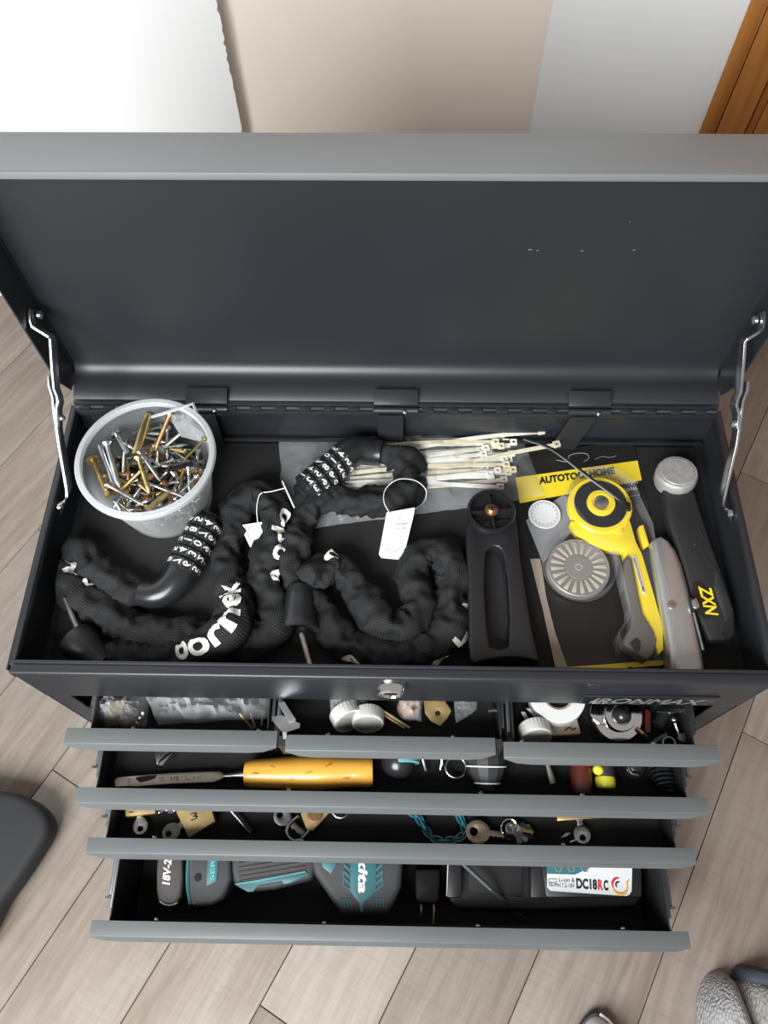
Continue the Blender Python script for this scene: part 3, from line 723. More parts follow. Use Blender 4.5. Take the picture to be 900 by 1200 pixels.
def dial(parent, A, B, R=.0165, start=0):
    """five number rings between A (knob end) and B, digits raised in white"""
    ax = (B-A).normalized(); L = (B-A).length; wd = L/5; up = V((0, 0, 1)); u = (up-ax*up.dot(ax)).normalized(); v = ax.cross(u)
    for k in range(5):
        o = A+ax*wd*k; n = 20; prof = [(R*.9, .0002), (R, .0010), (R, wd-.0010), (R*.9, wd-.0002)]
        rg = MB().lathe(prof, o, ax, n).build('number_ring', 'gloss_black', parent, ang=15)
        mb = MB()
        for dgt in range(10):
            vv, ff, x0, x1, y0, y1 = TXT[str((dgt+start+k*3) % 10)]; th0 = 2*PI*(dgt+.35*k % 1 *.0+.25)/10
            hh = wd*.70; ww = wd*.66; out = []
            for a, b in vv:
                s_ = (a-(x0+x1)/2)/(y1-y0)*ww*1.05; h_ = ((b-y0)/(y1-y0)-.5)*hh       # digit right runs to the knob, digit up around the ring
                th = th0-h_/R
                out.append(o+ax*(wd/2-s_)+(u*math.cos(th)+v*math.sin(th))*(R+.0003))
            mb.add(out, ff)
            # flat marker bar between digits
        mb.build('digits', 'print_white', rg, smooth=False)
        mb = MB()
        for dgt in range(10):
            th0 = 2*PI*(dgt+.75)/10; a = []
            for e in (-.035, .035):
                for q in (.12, .88): a.append(o+ax*wd*q+(u*math.cos(th0+e)+v*math.sin(th0+e))*(R+.0002))
            mb.add(a, [(0, 1, 3, 2)])
        mb.build('ring_bars', 'grey_print2', rg, smooth=False)
    MB().lathe([(R*.5, -.0085), (R*.62, -.008), (R*.66, -.0055), (R*.58, -.005), (R*.66, -.0045), (R*.66, -.001), (R*.8, 0), (R*.9, .0003)], A, ax, 40, rib=(2, 5, .955)).build('knob', 'gloss_black', parent)
zc = LZ+.0168
lockA = thing('chain_lock', 'black cloth-covered chain lock in front of the screw tub, dial leaning on the tub', 'chain lock', at(200, 720, LZ))
A0 = at(243, 612, LZ+.0200); A1 = at(212, 671, LZ+.0190)
dial(lockA, A0, A1, start=5)
ax = (A1-A0).normalized()
el = cat_rom([A1-ax*.002, A1+ax*.008, at(198, 690, LZ+.017), at(183, 697, LZ+.0155), at(166, 696, LZ+.014)], .003)
n_ = len(el); MB().tube(el, [lerp(.0158, .0118, (i/n_)**1.3) for i in range(n_)], 24).build('elbow', 'gloss_black', lockA)
z1 = LZ+.013
slA = Sleeve([(172, 696, z1), (150, 688, z1+.002), (122, 675, z1+.004), (92, 652, z1+.003), (72, 660, z1), (82, 688, z1), (108, 708, z1), (150, 729, z1), (200, 745, z1), (250, 747, z1-.003), (295, 752, z1-.003),
              (321, 735, z1+.001), (320, 705, z1+.001), (309, 668, z1+.002), (318, 628, z1+.006), (322, 596, z1+.008), (303, 580, z1+.004), (281, 596, z1), (268, 628, z1), (265, 665, z1), (272, 700, z1+.004), (272, 730, z1+.016),
              (248, 755, z1+.012), (222, 768, z1+.004), (185, 772, z1), (148, 770, z1), (120, 768, z1)], .0138, .0112, 1.3, LZ)
sl = slA.build('cloth_sleeve', lockA)
mb = MB(); i0 = slA.near(207, 787); i1 = slA.near(262, 690)
js = [i for i in range(len(slA.P)) if slA.S[i] > slA.S[-1]*.62]
def near_in(s, px, py, lo, hi):
    c = [i for i in range(len(s.P)) if lo*s.S[-1] <= s.S[i] <= hi*s.S[-1]]
    return min(c, key=lambda i: (s.P[i]-at(px, py, s.P[i].z)).length)
i0 = near_in(slA, 212, 772, .75, 1); i1 = near_in(slA, 264, 692, .68, .9)
def sleeve_print(S, sl, m, *a):
    q = MB(); S.text(q, *a); o = q.build('sleeve_lettering', m, sl, smooth=False); o['label'] = 'white printed brand lettering'
pw_ = 'print_white'
sleeve_print(slA, sl, pw_, 'oornek', i0, i1, PI*.46, .0165)
i0 = near_in(slA, 318, 690, .4, .66); i1 = near_in(slA, 322, 600, .45, .7)
sleeve_print(slA, sl, pw_, 'odo', lerp(i0, i1, .36), i1, PI*.32, .014)
sleeve_print(slA, sl, pw_, 'e', lerp(i0, i1, -.02), lerp(i0, i1, .17), PI*.22, .011)
i0 = near_in(slA, 66, 672, .1, .3); sleeve_print(slA, sl, pw_, 'k', i0+5, i0-3, PI*.74, .013); sleeve_print(slA, sl, pw_, 'c', i0+10, i0+5, PI*.82, .010)
i0 = near_in(slA, 90, 700, .15, .35); sleeve_print(slA, sl, pw_, 'c', i0+5, i0-1, PI*.84, .010)
ca = at(100, 752, LZ+.0155); cd = (at(128, 778, LZ+.0155)-ca).normalized()
MB().lathe([(.012, -.012), (.0165, -.0115), (.0175, -.006), (.0172, .002), (.0150, .010), (.0125, .026), (.0120, .030)], at(97, 757, LZ+.0180), (cd.x*.8, cd.y*.8, 0), 28).build('end_cap', 'black_plastic', lockA)
MB().tube([at(76, 702, LZ+.024), at(97, 752, LZ+.024)], .0026, 10).build('locking_pin', 'dull_steel', lockA)

lockB = thing('chain_lock', 'black cloth-covered chain lock with white paper tag beside the cable tie bag', 'chain lock', at(430, 650, LZ))
B0 = at(358, 574, LZ+.0235); B1 = at(404, 536, LZ+.0240)
dial(lockB, B0, B1, start=2)
ax = (B1-B0).normalized()
el = cat_rom([B1-ax*.002, B1+ax*.007, at(421, 528, LZ+.022), at(438, 530, LZ+.020), at(447, 531, LZ+.020)], .003)
n_ = len(el); MB().tube(el, [lerp(.0165, .0135, (i/n_)) for i in range(n_)], 24).build('elbow', 'gloss_black', lockB)
z1 = LZ+.0145
slB = Sleeve([(441, 530, z1+.004), (462, 532, z1+.002), (480, 548, z1), (480, 573, z1), (455, 588, z1), (420, 588, z1), (385, 584, z1), (357, 598, z1), (346, 625, z1+.001), (344, 660, z1+.001), (352, 690, z1-.001), (374, 725, z1-.002), (405, 754, z1-.002),
              (445, 768, z1), (490, 764, z1), (519, 742, z1), (528, 708, z1), (530, 672, z1+.002), (517, 648, z1+.003), (493, 650, z1+.003), (485, 675, z1+.001), (490, 705, z1), (483, 733, z1+.003), (455, 735, z1+.006), (432, 712, z1+.004), (414, 684, z1+.004), (396, 664, z1+.006), (370, 668, z1+.012), (353, 680, z1+.010)], .0134, .0112, 4.1, LZ)
sl = slB.build('cloth_sleeve', lockB)
pc_ = 'print_cream'
i0 = near_in(slB, 485, 768, .4, .62); i1 = near_in(slB, 527, 735, .45, .65)
sleeve_print(slB, sl, pc_, 'k', lerp(i0, i1, .72), i1, .36, .012); sleeve_print(slB, sl, pc_, 'e', lerp(i0, i1, .2), lerp(i0, i1, .55), .02, .008)
i0 = near_in(slB, 405, 757, .4, .6); sleeve_print(slB, sl, pc_, 'e', i0+1, i0+8, .10, .008)
i0 = near_in(slB, 385, 655, .85, 1); sleeve_print(slB, sl, pc_, 'c', i0+2, i0-3, PI*.3, .006)
i0 = near_in(slB, 532, 712, .5, .75); sleeve_print(slB, sl, pc_, 'e', i0-2, i0+2, .25, .005)
cT = at(352, 690, LZ+.022); cB_ = at(351, 742, LZ+.020)
MB().lathe([(.0120, -.002), (.0130, 0), (.0138, .010), (.0165, .030), (.0180, .036), (.0180, .0395), (.0166, .040), (.0155, .039), (.012, .034)], cT, cB_-cT, 32).build('end_cap', 'gloss_black', lockB)
MB().tube([at(353, 742, LZ+.020), at(363, 779, LZ+.014)], .0026, 10).build('locking_pin', 'steel', lockB)
# paper tags on thin white loops
def tag_loop(par, pts, r=.0005): MB().tube(cat_rom([at(*p) for p in pts], .002), r, 6).build('tag_loop', 'white_plastic', par)
tB = LZ+.036
tgB = thing('paper_tag', 'white printed paper tag hanging from the right chain lock', 'tag', at(462, 628, LZ+.02))
P = [at(453, 601, tB), at(486, 595, tB), at(485, 603, tB-.002), at(473, 652, tB-.018), at(469, 656, tB-.019), at(447, 654, tB-.019), at(444, 650, tB-.018), at(452, 607, tB-.002)]
MB().prism(P, t0=0, t1=.0006).build('tag_card', 'paper', tgB)
nr = (P[1]-P[0]).cross(P[4]-P[0]); nr = -nr if nr.z < 0 else nr
mb = MB()
def on_tag(a, b_): return lerp(lerp(P[0], P[1], a), lerp(P[6], P[4], a), b_)+V((0, 0, .0009))
put_text(mb, 'tag1', on_tag(.10, .36), on_tag(.92, .34), .0032, nr); put_text(mb, 'tag2', on_tag(.10, .45), on_tag(.90, .43), .0032, nr)
mb.build('tag_title', 'grey_ink', tgB, smooth=False)
mb = MB()
for k in range(9):
    b_ = .54+k*.042; p, q = on_tag(.10, b_), on_tag(.86 if k % 3 else .6, b_-.01); mb.prism([p, q, q+(P[0]-P[6])*.014, p+(P[0]-P[6])*.014], t0=0, t1=.0001)
for k in range(6):
    mb.tube([on_tag(.46+.02*k, .20-.012*k), on_tag(.48+.02*k, .205-.012*k)], .0005, 5)
mb.build('tag_print', 'grey_print', tgB, smooth=False)
tag_loop(tgB, [(457, 602, tB+.001), (450, 588, tB+.001), (452, 573, tB-.001), (466, 562, tB-.001), (486, 563, tB-.006), (499, 574, tB-.014), (497, 588, tB-.016), (486, 597, tB-.003)])
tgA = thing('paper_tag', 'white paper tag half hidden under the sleeve near the screw tub', 'tag', at(293, 625, LZ+.01))
MB().prism([at(281, 616, LZ+.020), at(306, 612, LZ+.026), at(312, 616, LZ+.024), at(297, 642, LZ+.012), at(293, 641, LZ+.012)], t0=0, t1=.0006).build('tag_card', 'paper', tgA)
mb = MB()
for k in range(6):
    p, q = at(287+k*3.1, 617-k*.4, LZ+.0223+k*.0005), at(294+k*2.2, 636-k*2.5, LZ+.0146+k*.0008); mb.tube([p, q], .00025, 4)
mb.build('tag_print', 'grey_print', tgA, smooth=False)
tag_loop(tgA, [(302, 612, LZ+.027), (301, 595, LZ+.030), (305, 579, LZ+.033), (318, 576, LZ+.035), (334, 572, LZ+.036)])
tag_loop(tgA, [(331, 564, LZ+.035), (335, 573, LZ+.037), (340, 584, LZ+.035), (345, 595, LZ+.033)], .0008)

# --- clear bag of cable ties
ZB = LZ+.002
bag('cable_tie_bag', [(328, 516), (606, 503), (643, 582), (331, 624)], LZ+.0006, .012, 'bag_clear', 'large clear plastic bag holding white cable ties at the tray back', seed=2, cr=.0045, sc=52, nx=60, ny=26)
def tie(head, tail, z, m, label=None, group=None, wd=.0042, zt=None):
    A = at(*head, z); B = at(*tail, z if zt is None else zt); d = (B-A).normalized(); s_ = d.cross(V((0, 0, 1))).normalized(); up = V((0, 0, 1)); L = (B-A).length
    r = thing('cable_tie', label or 'white nylon cable tie bundled inside the clear bag', 'cable tie', A, group)
    hw = wd*.78
    MB().ringplate([A+s_*hw*a+d*hw*b_ for a, b_ in ((-1, -1.1), (1, -1.1), (1, 1.1), (-1, 1.1))], [A+s_*hw*.45*a+d*hw*b_ for a, b_ in ((-1, -.5), (1, -.5), (1, .3), (-1, .3))], up, -.0012, .0026).build('tie_head', m, r, bevel=.0003)
    n = 10; bow = random.Random(int(head[0]*7+head[1])).uniform(-.004, .004)
    pts = [lerp(A+d*hw, B, k/n)+s_*bow*math.sin(PI*k/n)+up*.0014*math.sin(PI*k/n) for k in range(n+1)]
    a = []
    for k, p in enumerate(pts):
        ww = wd/2*(1 if k < n else .5); a += [p-s_*ww-up*.0004, p+s_*ww-up*.0004, p+s_*ww+up*.0007, p-s_*ww+up*.0007]
    f = [(0, 3, 2, 1), (4*n, 4*n+1, 4*n+2, 4*n+3)]+[(4*k+i, 4*k+(i+1) % 4, 4*k+4+(i+1) % 4, 4*k+4+i) for k in range(n) for i in range(4)]
    MB().add(a, f).build('tie_strap', m, r, smooth=False); return r
GT = 'cable ties inside the clear bag'
tie((634, 506), (455, 533), ZB+.012, 'nylon_white', 'white cable tie sticking out furthest at the bag top right', zt=ZB+.004)
tie((652, 521), (478, 560), ZB+.012, 'nylon_cream', 'cream cable tie with its head out of the bag toward the yellow card', zt=ZB+.004)
tie((586, 571), (470, 562), ZB+.007, 'nylon_white', 'single cable tie lying lowest and apart in the bag')
rn_ = random.Random(5)
for k in range(25):
    hx = 560+rn_.uniform(0, 44); hy = 514+k*1.9+rn_.uniform(-3, 3); tx_ = 420+rn_.uniform(-22, 40); ty = 516+k*2.5+rn_.uniform(-4, 4)
    tie((hx, hy), (tx_, ty), ZB+.003+(k % 4)*.0019, 'nylon_white' if k % 3 else 'nylon_cream', None, GT)

# --- black slotted handle with a screw in its round end
hd = thing('slotted_grip_tool', 'black plastic slotted handle with screw in its round socket end', 'handle', at(585, 690, LZ))
zt = LZ+.030; hc = at(576, 598, LZ+.036)
Lp = [(546, 610), (547, 645), (549, 690), (550, 740), (551, 780)]; Rp = [(605, 606), (608, 640), (615, 690), (624, 740), (633, 776)]
out = [at(x, y, zt) for x, y in Lp]+[at(570, 773, zt), at(595, 770, zt), at(615, 771, zt)]+[at(x, y, zt) for x, y in reversed(Rp)]
slot = [(569, 650), (568, 690), (571, 735), (574, 757), (586, 760), (597, 757), (597, 720), (594, 680), (591, 650), (586, 641), (577, 639), (571, 643), (569, 647)]
# ring plate needs equal counts: sample both outlines by angle
def resample(poly, c, n):
    """star-shaped outline -> n points by angle around c"""
    res = []
    for k in range(n):
        a = 2*PI*k/n; d = V((math.cos(a), math.sin(a), 0)); best = None
        for i in range(len(poly)):
            p, q = poly[i]-c, poly[(i+1) % len(poly)]-c; e = q-p; den = d.x*e.y-d.y*e.x
            if abs(den) < 1e-12: continue
            t = (p.x*e.y-p.y*e.x)/den; s_ = (p.x*d.y-p.y*d.x)/den
            if t > 0 and -1e-6 <= s_ <= 1+1e-6 and (best is None or t > best): best = t
        res.append(V((c.x+d.x*best, c.y+d.y*best, poly[0].z)))
    return res
cc = at(582, 700, zt)
o1 = resample(out, cc, 72); i1_ = resample([at(x, y, zt) for x, y in slot], cc, 72)
MB().ringplate(o1, i1_, (0, 0, 1), -.0285, 0).build('grip_body', 'black_plastic', hd, bevel=.0032, ang=50, seg=3)
MB().prism(i1_, t0=-.024, t1=-.021).build('slot_floor', 'matte_black', hd)
MB().lathe([(.0215, -.026), (.0232, -.012), (.0238, -.002), (.0228, .0005), (.0205, .0005), (.0200, -.008), (.004, -.009)], hc, (0, 0, 1), 40).build('round_socket', 'black_plastic', hd)
mb = MB()
for k in range(4):
    a = k*PI/2+.1; d = V((math.cos(a), math.sin(a), 0)); s_ = V((-d.y, d.x, 0))
    mb.prism([hc+d*.005+s_*.0012, hc+d*.0203+s_*.0012, hc+d*.0203-s_*.0012, hc+d*.005-s_*.0012], t0=-.009, t1=-.001)
mb.build('socket_spokes', 'black_plastic', hd)
MB().lathe([(.0052, -.009), (.0052, -.001), (.0062, 0)], hc, (0, 0, 1), 20).build('socket_boss', 'black_plastic', hd)
sc = MB().lathe([(.0068, 0), (.0066, .0010), (.0046, .0012), (.0046, .0040), (.0036, .0052), (.001, .0054)], hc+V((0, 0, .0002)), (0, 0, 1), 20).build('socket_screw', 'copper', hd)
mb = MB().box(tuple(hc+V((-.003, -.0006, .0050))), tuple(hc+V((.003, .0006, .0058)))).box(tuple(hc+V((-.0006, -.003, .0050))), tuple(hc+V((.0006, .003, .0058)))); mb.build('screw_cross', 'ink', sc)
MB().tube([at(592, 676, zt-.0005), at(594, 735, zt-.0005)], .0010, 6).build('mould_line', 'black_plastic', hd)

# --- rotary cutter on its blister card
ZC = LZ+.0012
card = thing('blister_card', 'black and yellow blister card holding a rotary cutter', 'packaging', at(690, 660, LZ))
co = [(604, 548), (611, 536), (700, 521), (735, 518), (744, 523), (748, 545), (770, 640), (793, 778), (652, 789), (636, 715), (622, 640)]
MB().prism([at(x, y, ZC) for x, y in co], t0=-.0006, t1=.0004).build('backing_card', 'card_black', card)
MB().prism([at(x, y, ZC) for x, y in ((604, 560), (747, 540), (752, 563), (609, 590))], t0=.0004, t1=.0006).build('yellow_band', 'card_yellow', card)
MB().prism([at(x, y, ZC) for x, y in ((650, 786), (652, 783), (785, 773), (788, 779), (651, 789))], t0=.0004, t1=.0006).build('yellow_band', 'card_yellow', card)
MB().prism([at(x, y, ZC) for x, y in ((621, 655), (633, 655), (640, 700), (650, 740), (665, 783), (651, 784), (636, 715))], t0=.0004, t1=.0006).build('tan_border', 'card_tan', card)
MB().prism([at(x, y, ZC) for x, y in ((616, 610), (660, 580), (690, 600), (655, 640), (636, 660))], t0=.0004, t1=.0006).build('grey_picture', 'grey_print', card)
mb = MB(); up = V((0, 0, 1)); put_text(mb, 'AUTO', at(632, 568, ZC+.0007), at(722, 555.5, ZC+.0007), .0088, up); l_ = mb.build('card_title', 'ink', card, smooth=False)
mb = MB(); put_text(mb, 'cset', at(734, 793, ZC+.0007), at(795, 789, ZC+.0007), .0090, up); mb.build('card_title', 'ink', card, smooth=False)
mb = MB(); put_text(mb, 'cvinyl', at(673, 577.5, ZC+.0005), at(748, 567, ZC+.0005), .0056, up); put_text(mb, 'mult', at(690, 583, ZC+.0005), at(747, 575, ZC+.0005), .0052, up); put_text(mb, 'mat', at(700, 588, ZC+.0005), at(750, 580.5, ZC+.0005), .0038, up)
mb.build('card_small_print', 'print_white', card, smooth=False)
# hanger hole edge and dents
mb = MB(); mb.tube(cat_rom([at(x, y, ZC+.0006) for x, y in ((652, 539), (665, 541), (667, 534), (678, 531), (688, 532), (690, 537), (684, 541))], .002), .00045, 5); mb.tube(cat_rom([at(x, y, ZC+.0006) for x, y in ((697, 538), (706, 535), (715, 536), (722, 534))], .002), .0003, 5)
mb.build('hanger_slot', 'grey_print', card)
# cutter itself
ZK = LZ+.010
cut = thing('rotary_cutter', 'yellow and black rotary cutter with grey rubber grip inside the blister', 'rotary cutter', at(720, 680, LZ))
hc = at(703, 592, ZK+.006); up = V((0, 0, 1))
MB().lathe([(.030, -.010), (.0318, -.008), (.0318, .001), (.0305, .0022), (.004, .0022)], hc, n=48).build('guard_disc', 'yellow', cut)
MB().lathe([(.0262, .0022), (.0262, .0034), (.004, .0036)], hc, n=48).build('black_face', 'gloss_black', cut)
MB().lathe([(.0142, .003), (.0138, .0062), (.0095, .0068), (.0090, .0050), (.004, .005)], hc, n=36).build('hub_ring', 'yellow', cut)
MB().lathe([(.0075, .0050), (.0072, .0068), (.0045, .0080), (.001, .0082)], hc, n=24).build('hub_screw', 'steel', cut)
yel = [(668, 612), (676, 626), (692, 638), (704, 643), (731, 645), (742, 690), (750, 725), (764, 745), (771, 768), (777, 762), (776, 735), (768, 705), (759, 674), (752, 650), (745, 636), (738, 612), (732, 605)]
MB().prism([at(x, y, ZK+.004) for x, y in yel], t0=-.012, t1=.002).build('yellow_frame', 'yellow', cut, bevel=.0010, ang=40)
MB().prism([at(x, y, ZK+.004) for x, y in ((752, 650), (757, 642), (762, 648), (765, 672), (772, 705), (777, 735), (768, 705), (759, 674))], t0=-.012, t1=.001).build('rear_grip', 'matte_black', cut)
MB().prism([at(x, y, ZK+.004) for x, y in ((748, 618), (753, 616), (760, 640), (755, 643))], t0=-.01, t1=.003).build('thumb_lever', 'yellow', cut, bevel=.0006)
gr = [(731, 660), (733, 652), (739, 658), (747, 700), (752, 722), (764, 741), (768, 752), (764, 768), (756, 775), (747, 769), (730, 758), (729, 752), (737, 738), (738, 725), (731, 700), (729, 680)]
MB().prism([at(x, y, ZK+.005) for x, y in gr], t0=-.012, t1=.005).build('rubber_grip', 'grip_grey', cut, bevel=.0022, ang=50, seg=3)
MB().prism([at(x, y, ZK+.0105) for x, y in ((738, 753), (746, 747), (751, 752), (750, 762), (745, 764))], t0=-.001, t1=.0004).build('thumb_pad', 'matte_black', cut, bevel=.0004)
tb = [(740, 652), (743, 650), (746, 652), (757, 694), (756, 697), (753, 696)]
pl = MB().prism([at(x, y, ZK+.0062) for x, y in tb], t0=-.001, t1=.0006).build('name_bar', 'print_cream', cut, bevel=.0004)
mb = MB(); put_text(mb, 'autos', at(741.5, 654, ZK+.007), at(753, 694, ZK+.007), .0024, up); mb.build('name_lettering', 'ink', pl, smooth=False)
MB().lathe([(.0045, 0), (.004, .0014), (.001, .0018)], at(725, 622, ZK+.0058), n=18).build('pivot_rivet', 'yellow', cut)
# spare blade disc with radial flutes
dc = at(678, 665, ZK+.004)
dk = thing('spare_blade', 'round silver spare blade with radial flutes in the blister', 'blade', dc-V((0, 0, .012)))
MB().lathe([(.0285, -.010), (.0302, -.008), (.0302, 0), (.0292, .0012), (.0275, .0006), (.002, .0004)], dc, n=56).build('disc', 'blade_disc_dark', dk)
fm = None
for k in range(20):
    a = 2*PI*k/20+.05; d = V((math.cos(a), math.sin(a), 0)); s_ = V((-d.y, d.x, 0))
    o = MB().prism([dc+d*.0142+s_*.0009, dc+d*.0268+s_*.0022, dc+d*.0268-s_*.0022, dc+d*.0142-s_*.0009], t0=.0004, t1=.0016).build('flute', 'blade_disc', dk, bevel=.0004)
MB().lathe([(.0128, .0004), (.0126, .0010), (.002, .0010)], dc, n=40).build('disc_centre', 'blade_disc_dark', dk)
MB().ringplate(circ(dc, .0036, 20), circ(dc, .0026, 20), (0, 0, 1), .001, .0013).build('centre_mark', 'blade_disc', dk)
# round white sticker
wc = at(638, 603, ZC+.003); wd_ = thing('paper_disc', 'round translucent white disc on the card left of the cutter head', 'disc', wc)
MB().lathe([(.0160, 0), (.0164, .0006), (.0160, .0012), (.0150, .0010), (.001, .0010)], wc, n=40).build('disc_plate', 'paper', wd_)
MB().ringplate(circ(wc, .0138, 32), circ(wc, .0134, 32), (0, 0, 1), .001, .0012).build('disc_ring', 'grey_print', wd_)
mb = MB()
for k in range(18):
    a = 2*PI*k/18; d = V((math.cos(a), math.sin(a), 0)); mb.tube([wc+d*.0112+V((0, 0, .0011)), wc+d*.0124+V((0, 0, .0011))], .0004, 5)
mb.build('disc_print', 'grey_print', wd_)
# clear moulded blister over cutter and blade
def shell(pts, z0, h, inset):
    P = [at(x, y, z0) for x, y in pts]; c = sum(P, V((0, 0, 0)))/len(P); n = len(P); a = []
    for hh, ii in ((0, -.03), (.0005, 0), (h*.75, inset*.5), (h, inset*1.3)):
        for p in P: q = p.lerp(c, ii/max(.01, (p-c).length)*1.0); q.z = z0+hh; a.append(q)
    f = [(k*n+i, k*n+(i+1) % n, (k+1)*n+(i+1) % n, (k+1)*n+i) for k in range(1, 3) for i in range(n)]+[tuple(3*n+i for i in range(n))]
    o = MB().add(a, f).build('blister_dome', 'blister', card, ang=25); return o
sh = [(at(703, 592, ZC)+V((.0355*math.cos(t), .0355*math.sin(t), 0))) for t in [PI*.0+k*PI/14 for k in range(0, 18)]]
def px_of(p):
    v = p-CAM; return (450+F*v.dot(_r)/v.dot(_fw), 600+F*v.dot(_d)/v.dot(_fw))
outl = [px_of(p) for p in sh]
outl += [(690, 640), (716, 655), (724, 690), (731, 720), (731, 735), (718, 752), (722, 772), (742, 786), (768, 786), (782, 768), (783, 735), (774, 695), (764, 655), (760, 625), (750, 605)]
shell(outl, ZC+.0006, .024, .0022)
shell([px_of(dc+V((.0355*math.cos(2*PI*k/36), .0355*math.sin(2*PI*k/36), 0))) for k in range(36)], ZC+.0006, .0165, .0015)
# loose black cable tie lying across the card
ts = [(614, 514), (640, 523), (662, 537), (690, 559), (712, 575), (728, 587), (736, 596)]
bt = thing('cable_tie', 'single black cable tie lying across the yellow card band', 'cable tie', at(680, 555, LZ))
pts = cat_rom([at(x, y, LZ+.026+.004*math.sin(i)) for i, (x, y) in enumerate(ts)], .004); MB().tube(pts, .0021, 6, flat=.5).build('tie_strap', 'black_plastic', bt)
p = at(735, 594, LZ+.028); MB().box((p.x-.0030, p.y-.0045, p.z-.002), (p.x+.0030, p.y+.0040, p.z+.003)).build('tie_head', 'black_plastic', bt, bevel=.0008)

# --- silver utility knife
kn = thing('utility_knife', 'worn silver metal utility knife leaning against the blister card', 'knife', at(800, 710, LZ))
zk = LZ+.020
oL = [(762, 636), (766, 631), (774, 629), (784, 634), (793, 645), (800, 662), (808, 692), (817, 730), (824, 765), (828, 792), (787, 792), (783, 765), (776, 725), (768, 680), (763, 650)]
ctr = [at(x, y, zk) for x, y in oL]
mb = MB(); n = len(ctr); cen = sum(ctr, V((0, 0, 0)))/n; a = []
for dz, sc_ in ((-.0185, .94), (-.012, 1), (-.004, 1), (-.0008, .95), (.0014, .86), (.0028, .72), (.0036, .5)):
    for p in ctr:
        mid = V((lerp(at(774, 640, zk).x, at(806, 780, zk).x, max(0, min(1, (at(774, 640, zk).y-p.y)/(at(774, 640, zk).y-at(806, 780, zk).y)))), p.y, p.z))
        q = lerp(mid, p, sc_); q.y = cen.y+(p.y-cen.y)*(1-(1-sc_)*.12); q.z = zk+dz; a.append(q)
f = [(k*n+i, k*n+(i+1) % n, (k+1)*n+(i+1) % n, (k+1)*n+i) for k in range(6) for i in range(n)]+[tuple(range(n-1, -1, -1)), tuple(6*n+i for i in range(n))]
mb.add([p for p in a], f); mb.build('knife_body', 'knife_silver', kn, ang=70)
MB().lathe([(.0042, 0), (.0038, .0014), (.001, .0018)], at(787, 709, zk+.0036), n=20).build('body_screw', 'steel', kn)
MB().prism([at(x, y, zk+.002) for x, y in ((807, 702), (810, 700), (822, 748), (826, 762), (822, 763), (817, 748))], t0=-.004, t1=.0015).build('slider_slot', 'ink', kn)
MB().prism([at(x, y, zk+.003) for x, y in ((809, 704), (815, 702), (819, 712), (815, 716), (811, 713))], t0=-.003, t1=.0045).build('slider_button', 'steel', kn, bevel=.0012)
MB().tube([at(813, 718, zk+.0036), at(824, 762, zk+.0030)], .0014, 8).build('slider_rail', 'steel', kn)
MB().tube([at(769, 638, zk+.002), at(777, 634, zk+.003)], .0007, 6).build('nose_seam', 'ink', kn)

# --- black folding knife with round silver end
bk = thing('folding_knife', 'black handled knife with round cast silver end cap at the tray right', 'knife', at(820, 660, LZ))
zb = LZ+.016; pc = at(794, 553, LZ+.028)
MB().lathe([(.0185, -.020), (.0205, -.016), (.0210, -.004), (.0200, -.0005), (.0190, .0005), (.0165, .0006), (.0162, .0014), (.002, .0016)], pc, (-.08, .10, 1), 28, rib=(1, 3, .975)).build('end_cap', 'cast_silver', bk)
mb = MB().prism([at(x, y, zb) for x, y in ((776, 572), (788, 580), (812, 573), (820, 600), (833, 640), (848, 680), (860, 718), (861, 745), (852, 751), (830, 752), (815, 720), (800, 665), (783, 615))], t0=-.014, t1=.004).build('handle_body', 'matte_black', bk, bevel=.0035, ang=40, seg=3)
MB().tube(cat_rom([at(x, y, zb+.0042) for x, y in ((817, 600), (815, 612), (822, 625), (826, 634), (823, 640), (826, 652), (835, 662), (840, 668))], .003), .0006, 6).build('finger_groove', 'ink', bk)
MB().prism([at(x, y, zb+.0035) for x, y in ((838, 668), (843, 675), (859, 717), (850, 730), (836, 690))], t0=-.001, t1=.0015).build('blade_flat', 'dark_steel', bk, bevel=.0004)
ec = at(823, 704, zb+.0042); e1 = (at(829, 722, zb+.0042)-at(817, 683, zb+.0042)); e1.normalize(); e2 = V((0, 0, 1)).cross(e1)
ov = MB().prism(circ(ec, .0185, 32, e1, e2, ry=.0082), t0=0, t1=.0008).build('oval_badge', 'gloss_black', bk)
mb = MB(); put_text(mb, 'NXZ', at(818, 687, zb+.0052), at(827, 722, zb+.0052), .0120, (0, 0, 1)); l_ = mb.build('badge_lettering', 'card_yellow', ov, smooth=False)
MB().lathe([(.0035, 0), (.0034, .0006), (.001, .0006)], at(849, 743, zb+.0036), n=14).build('lanyard_hole', 'ink', bk)
MB().sphere(at(814, 638, zb+.0042), .0008, 8).build('rivet_dot', 'steel', bk)

# ================================================================== TOP ROW DRAWERS
F1 = .2345
bag('parts_bag', [(114, 816), (176, 816), (172, 851), (113, 852)], F1+.002, .024, 'bag_milky', 'crumpled clear bag of beige parts at the far left of the top drawer', seed=6, cr=.010, sc=80)
bag('parts_bag', [(168, 810), (318, 812), (317, 842), (186, 849)], F1+.010, .020, 'bag_milky', 'wide crumpled clear bag across the top left drawer', seed=8, cr=.009, sc=70, nx=36)
mb = MB(); rp = at(135, 838, F1+.003)
tag(MB().dome(circ(at(133, 832, F1+.002), .016, 16), .013, 5, cr=.006, sc=120).build('plaster_anchor', 'beige_card'), 'beige plastic lump inside the far left parts bag', 'part')
tag(MB().dome(circ(at(150, 846, F1+.002), .010, 14, ry=.006), .010, 5, cr=.004, sc=150).build('bracket_piece', 'pink_part'), 'small pinkish piece at the bag corner behind the left pull', 'part')
dbit = thing('striped_rod', 'thin black and white striped rod beside the left parts bag', 'rod', at(163, 842, F1))
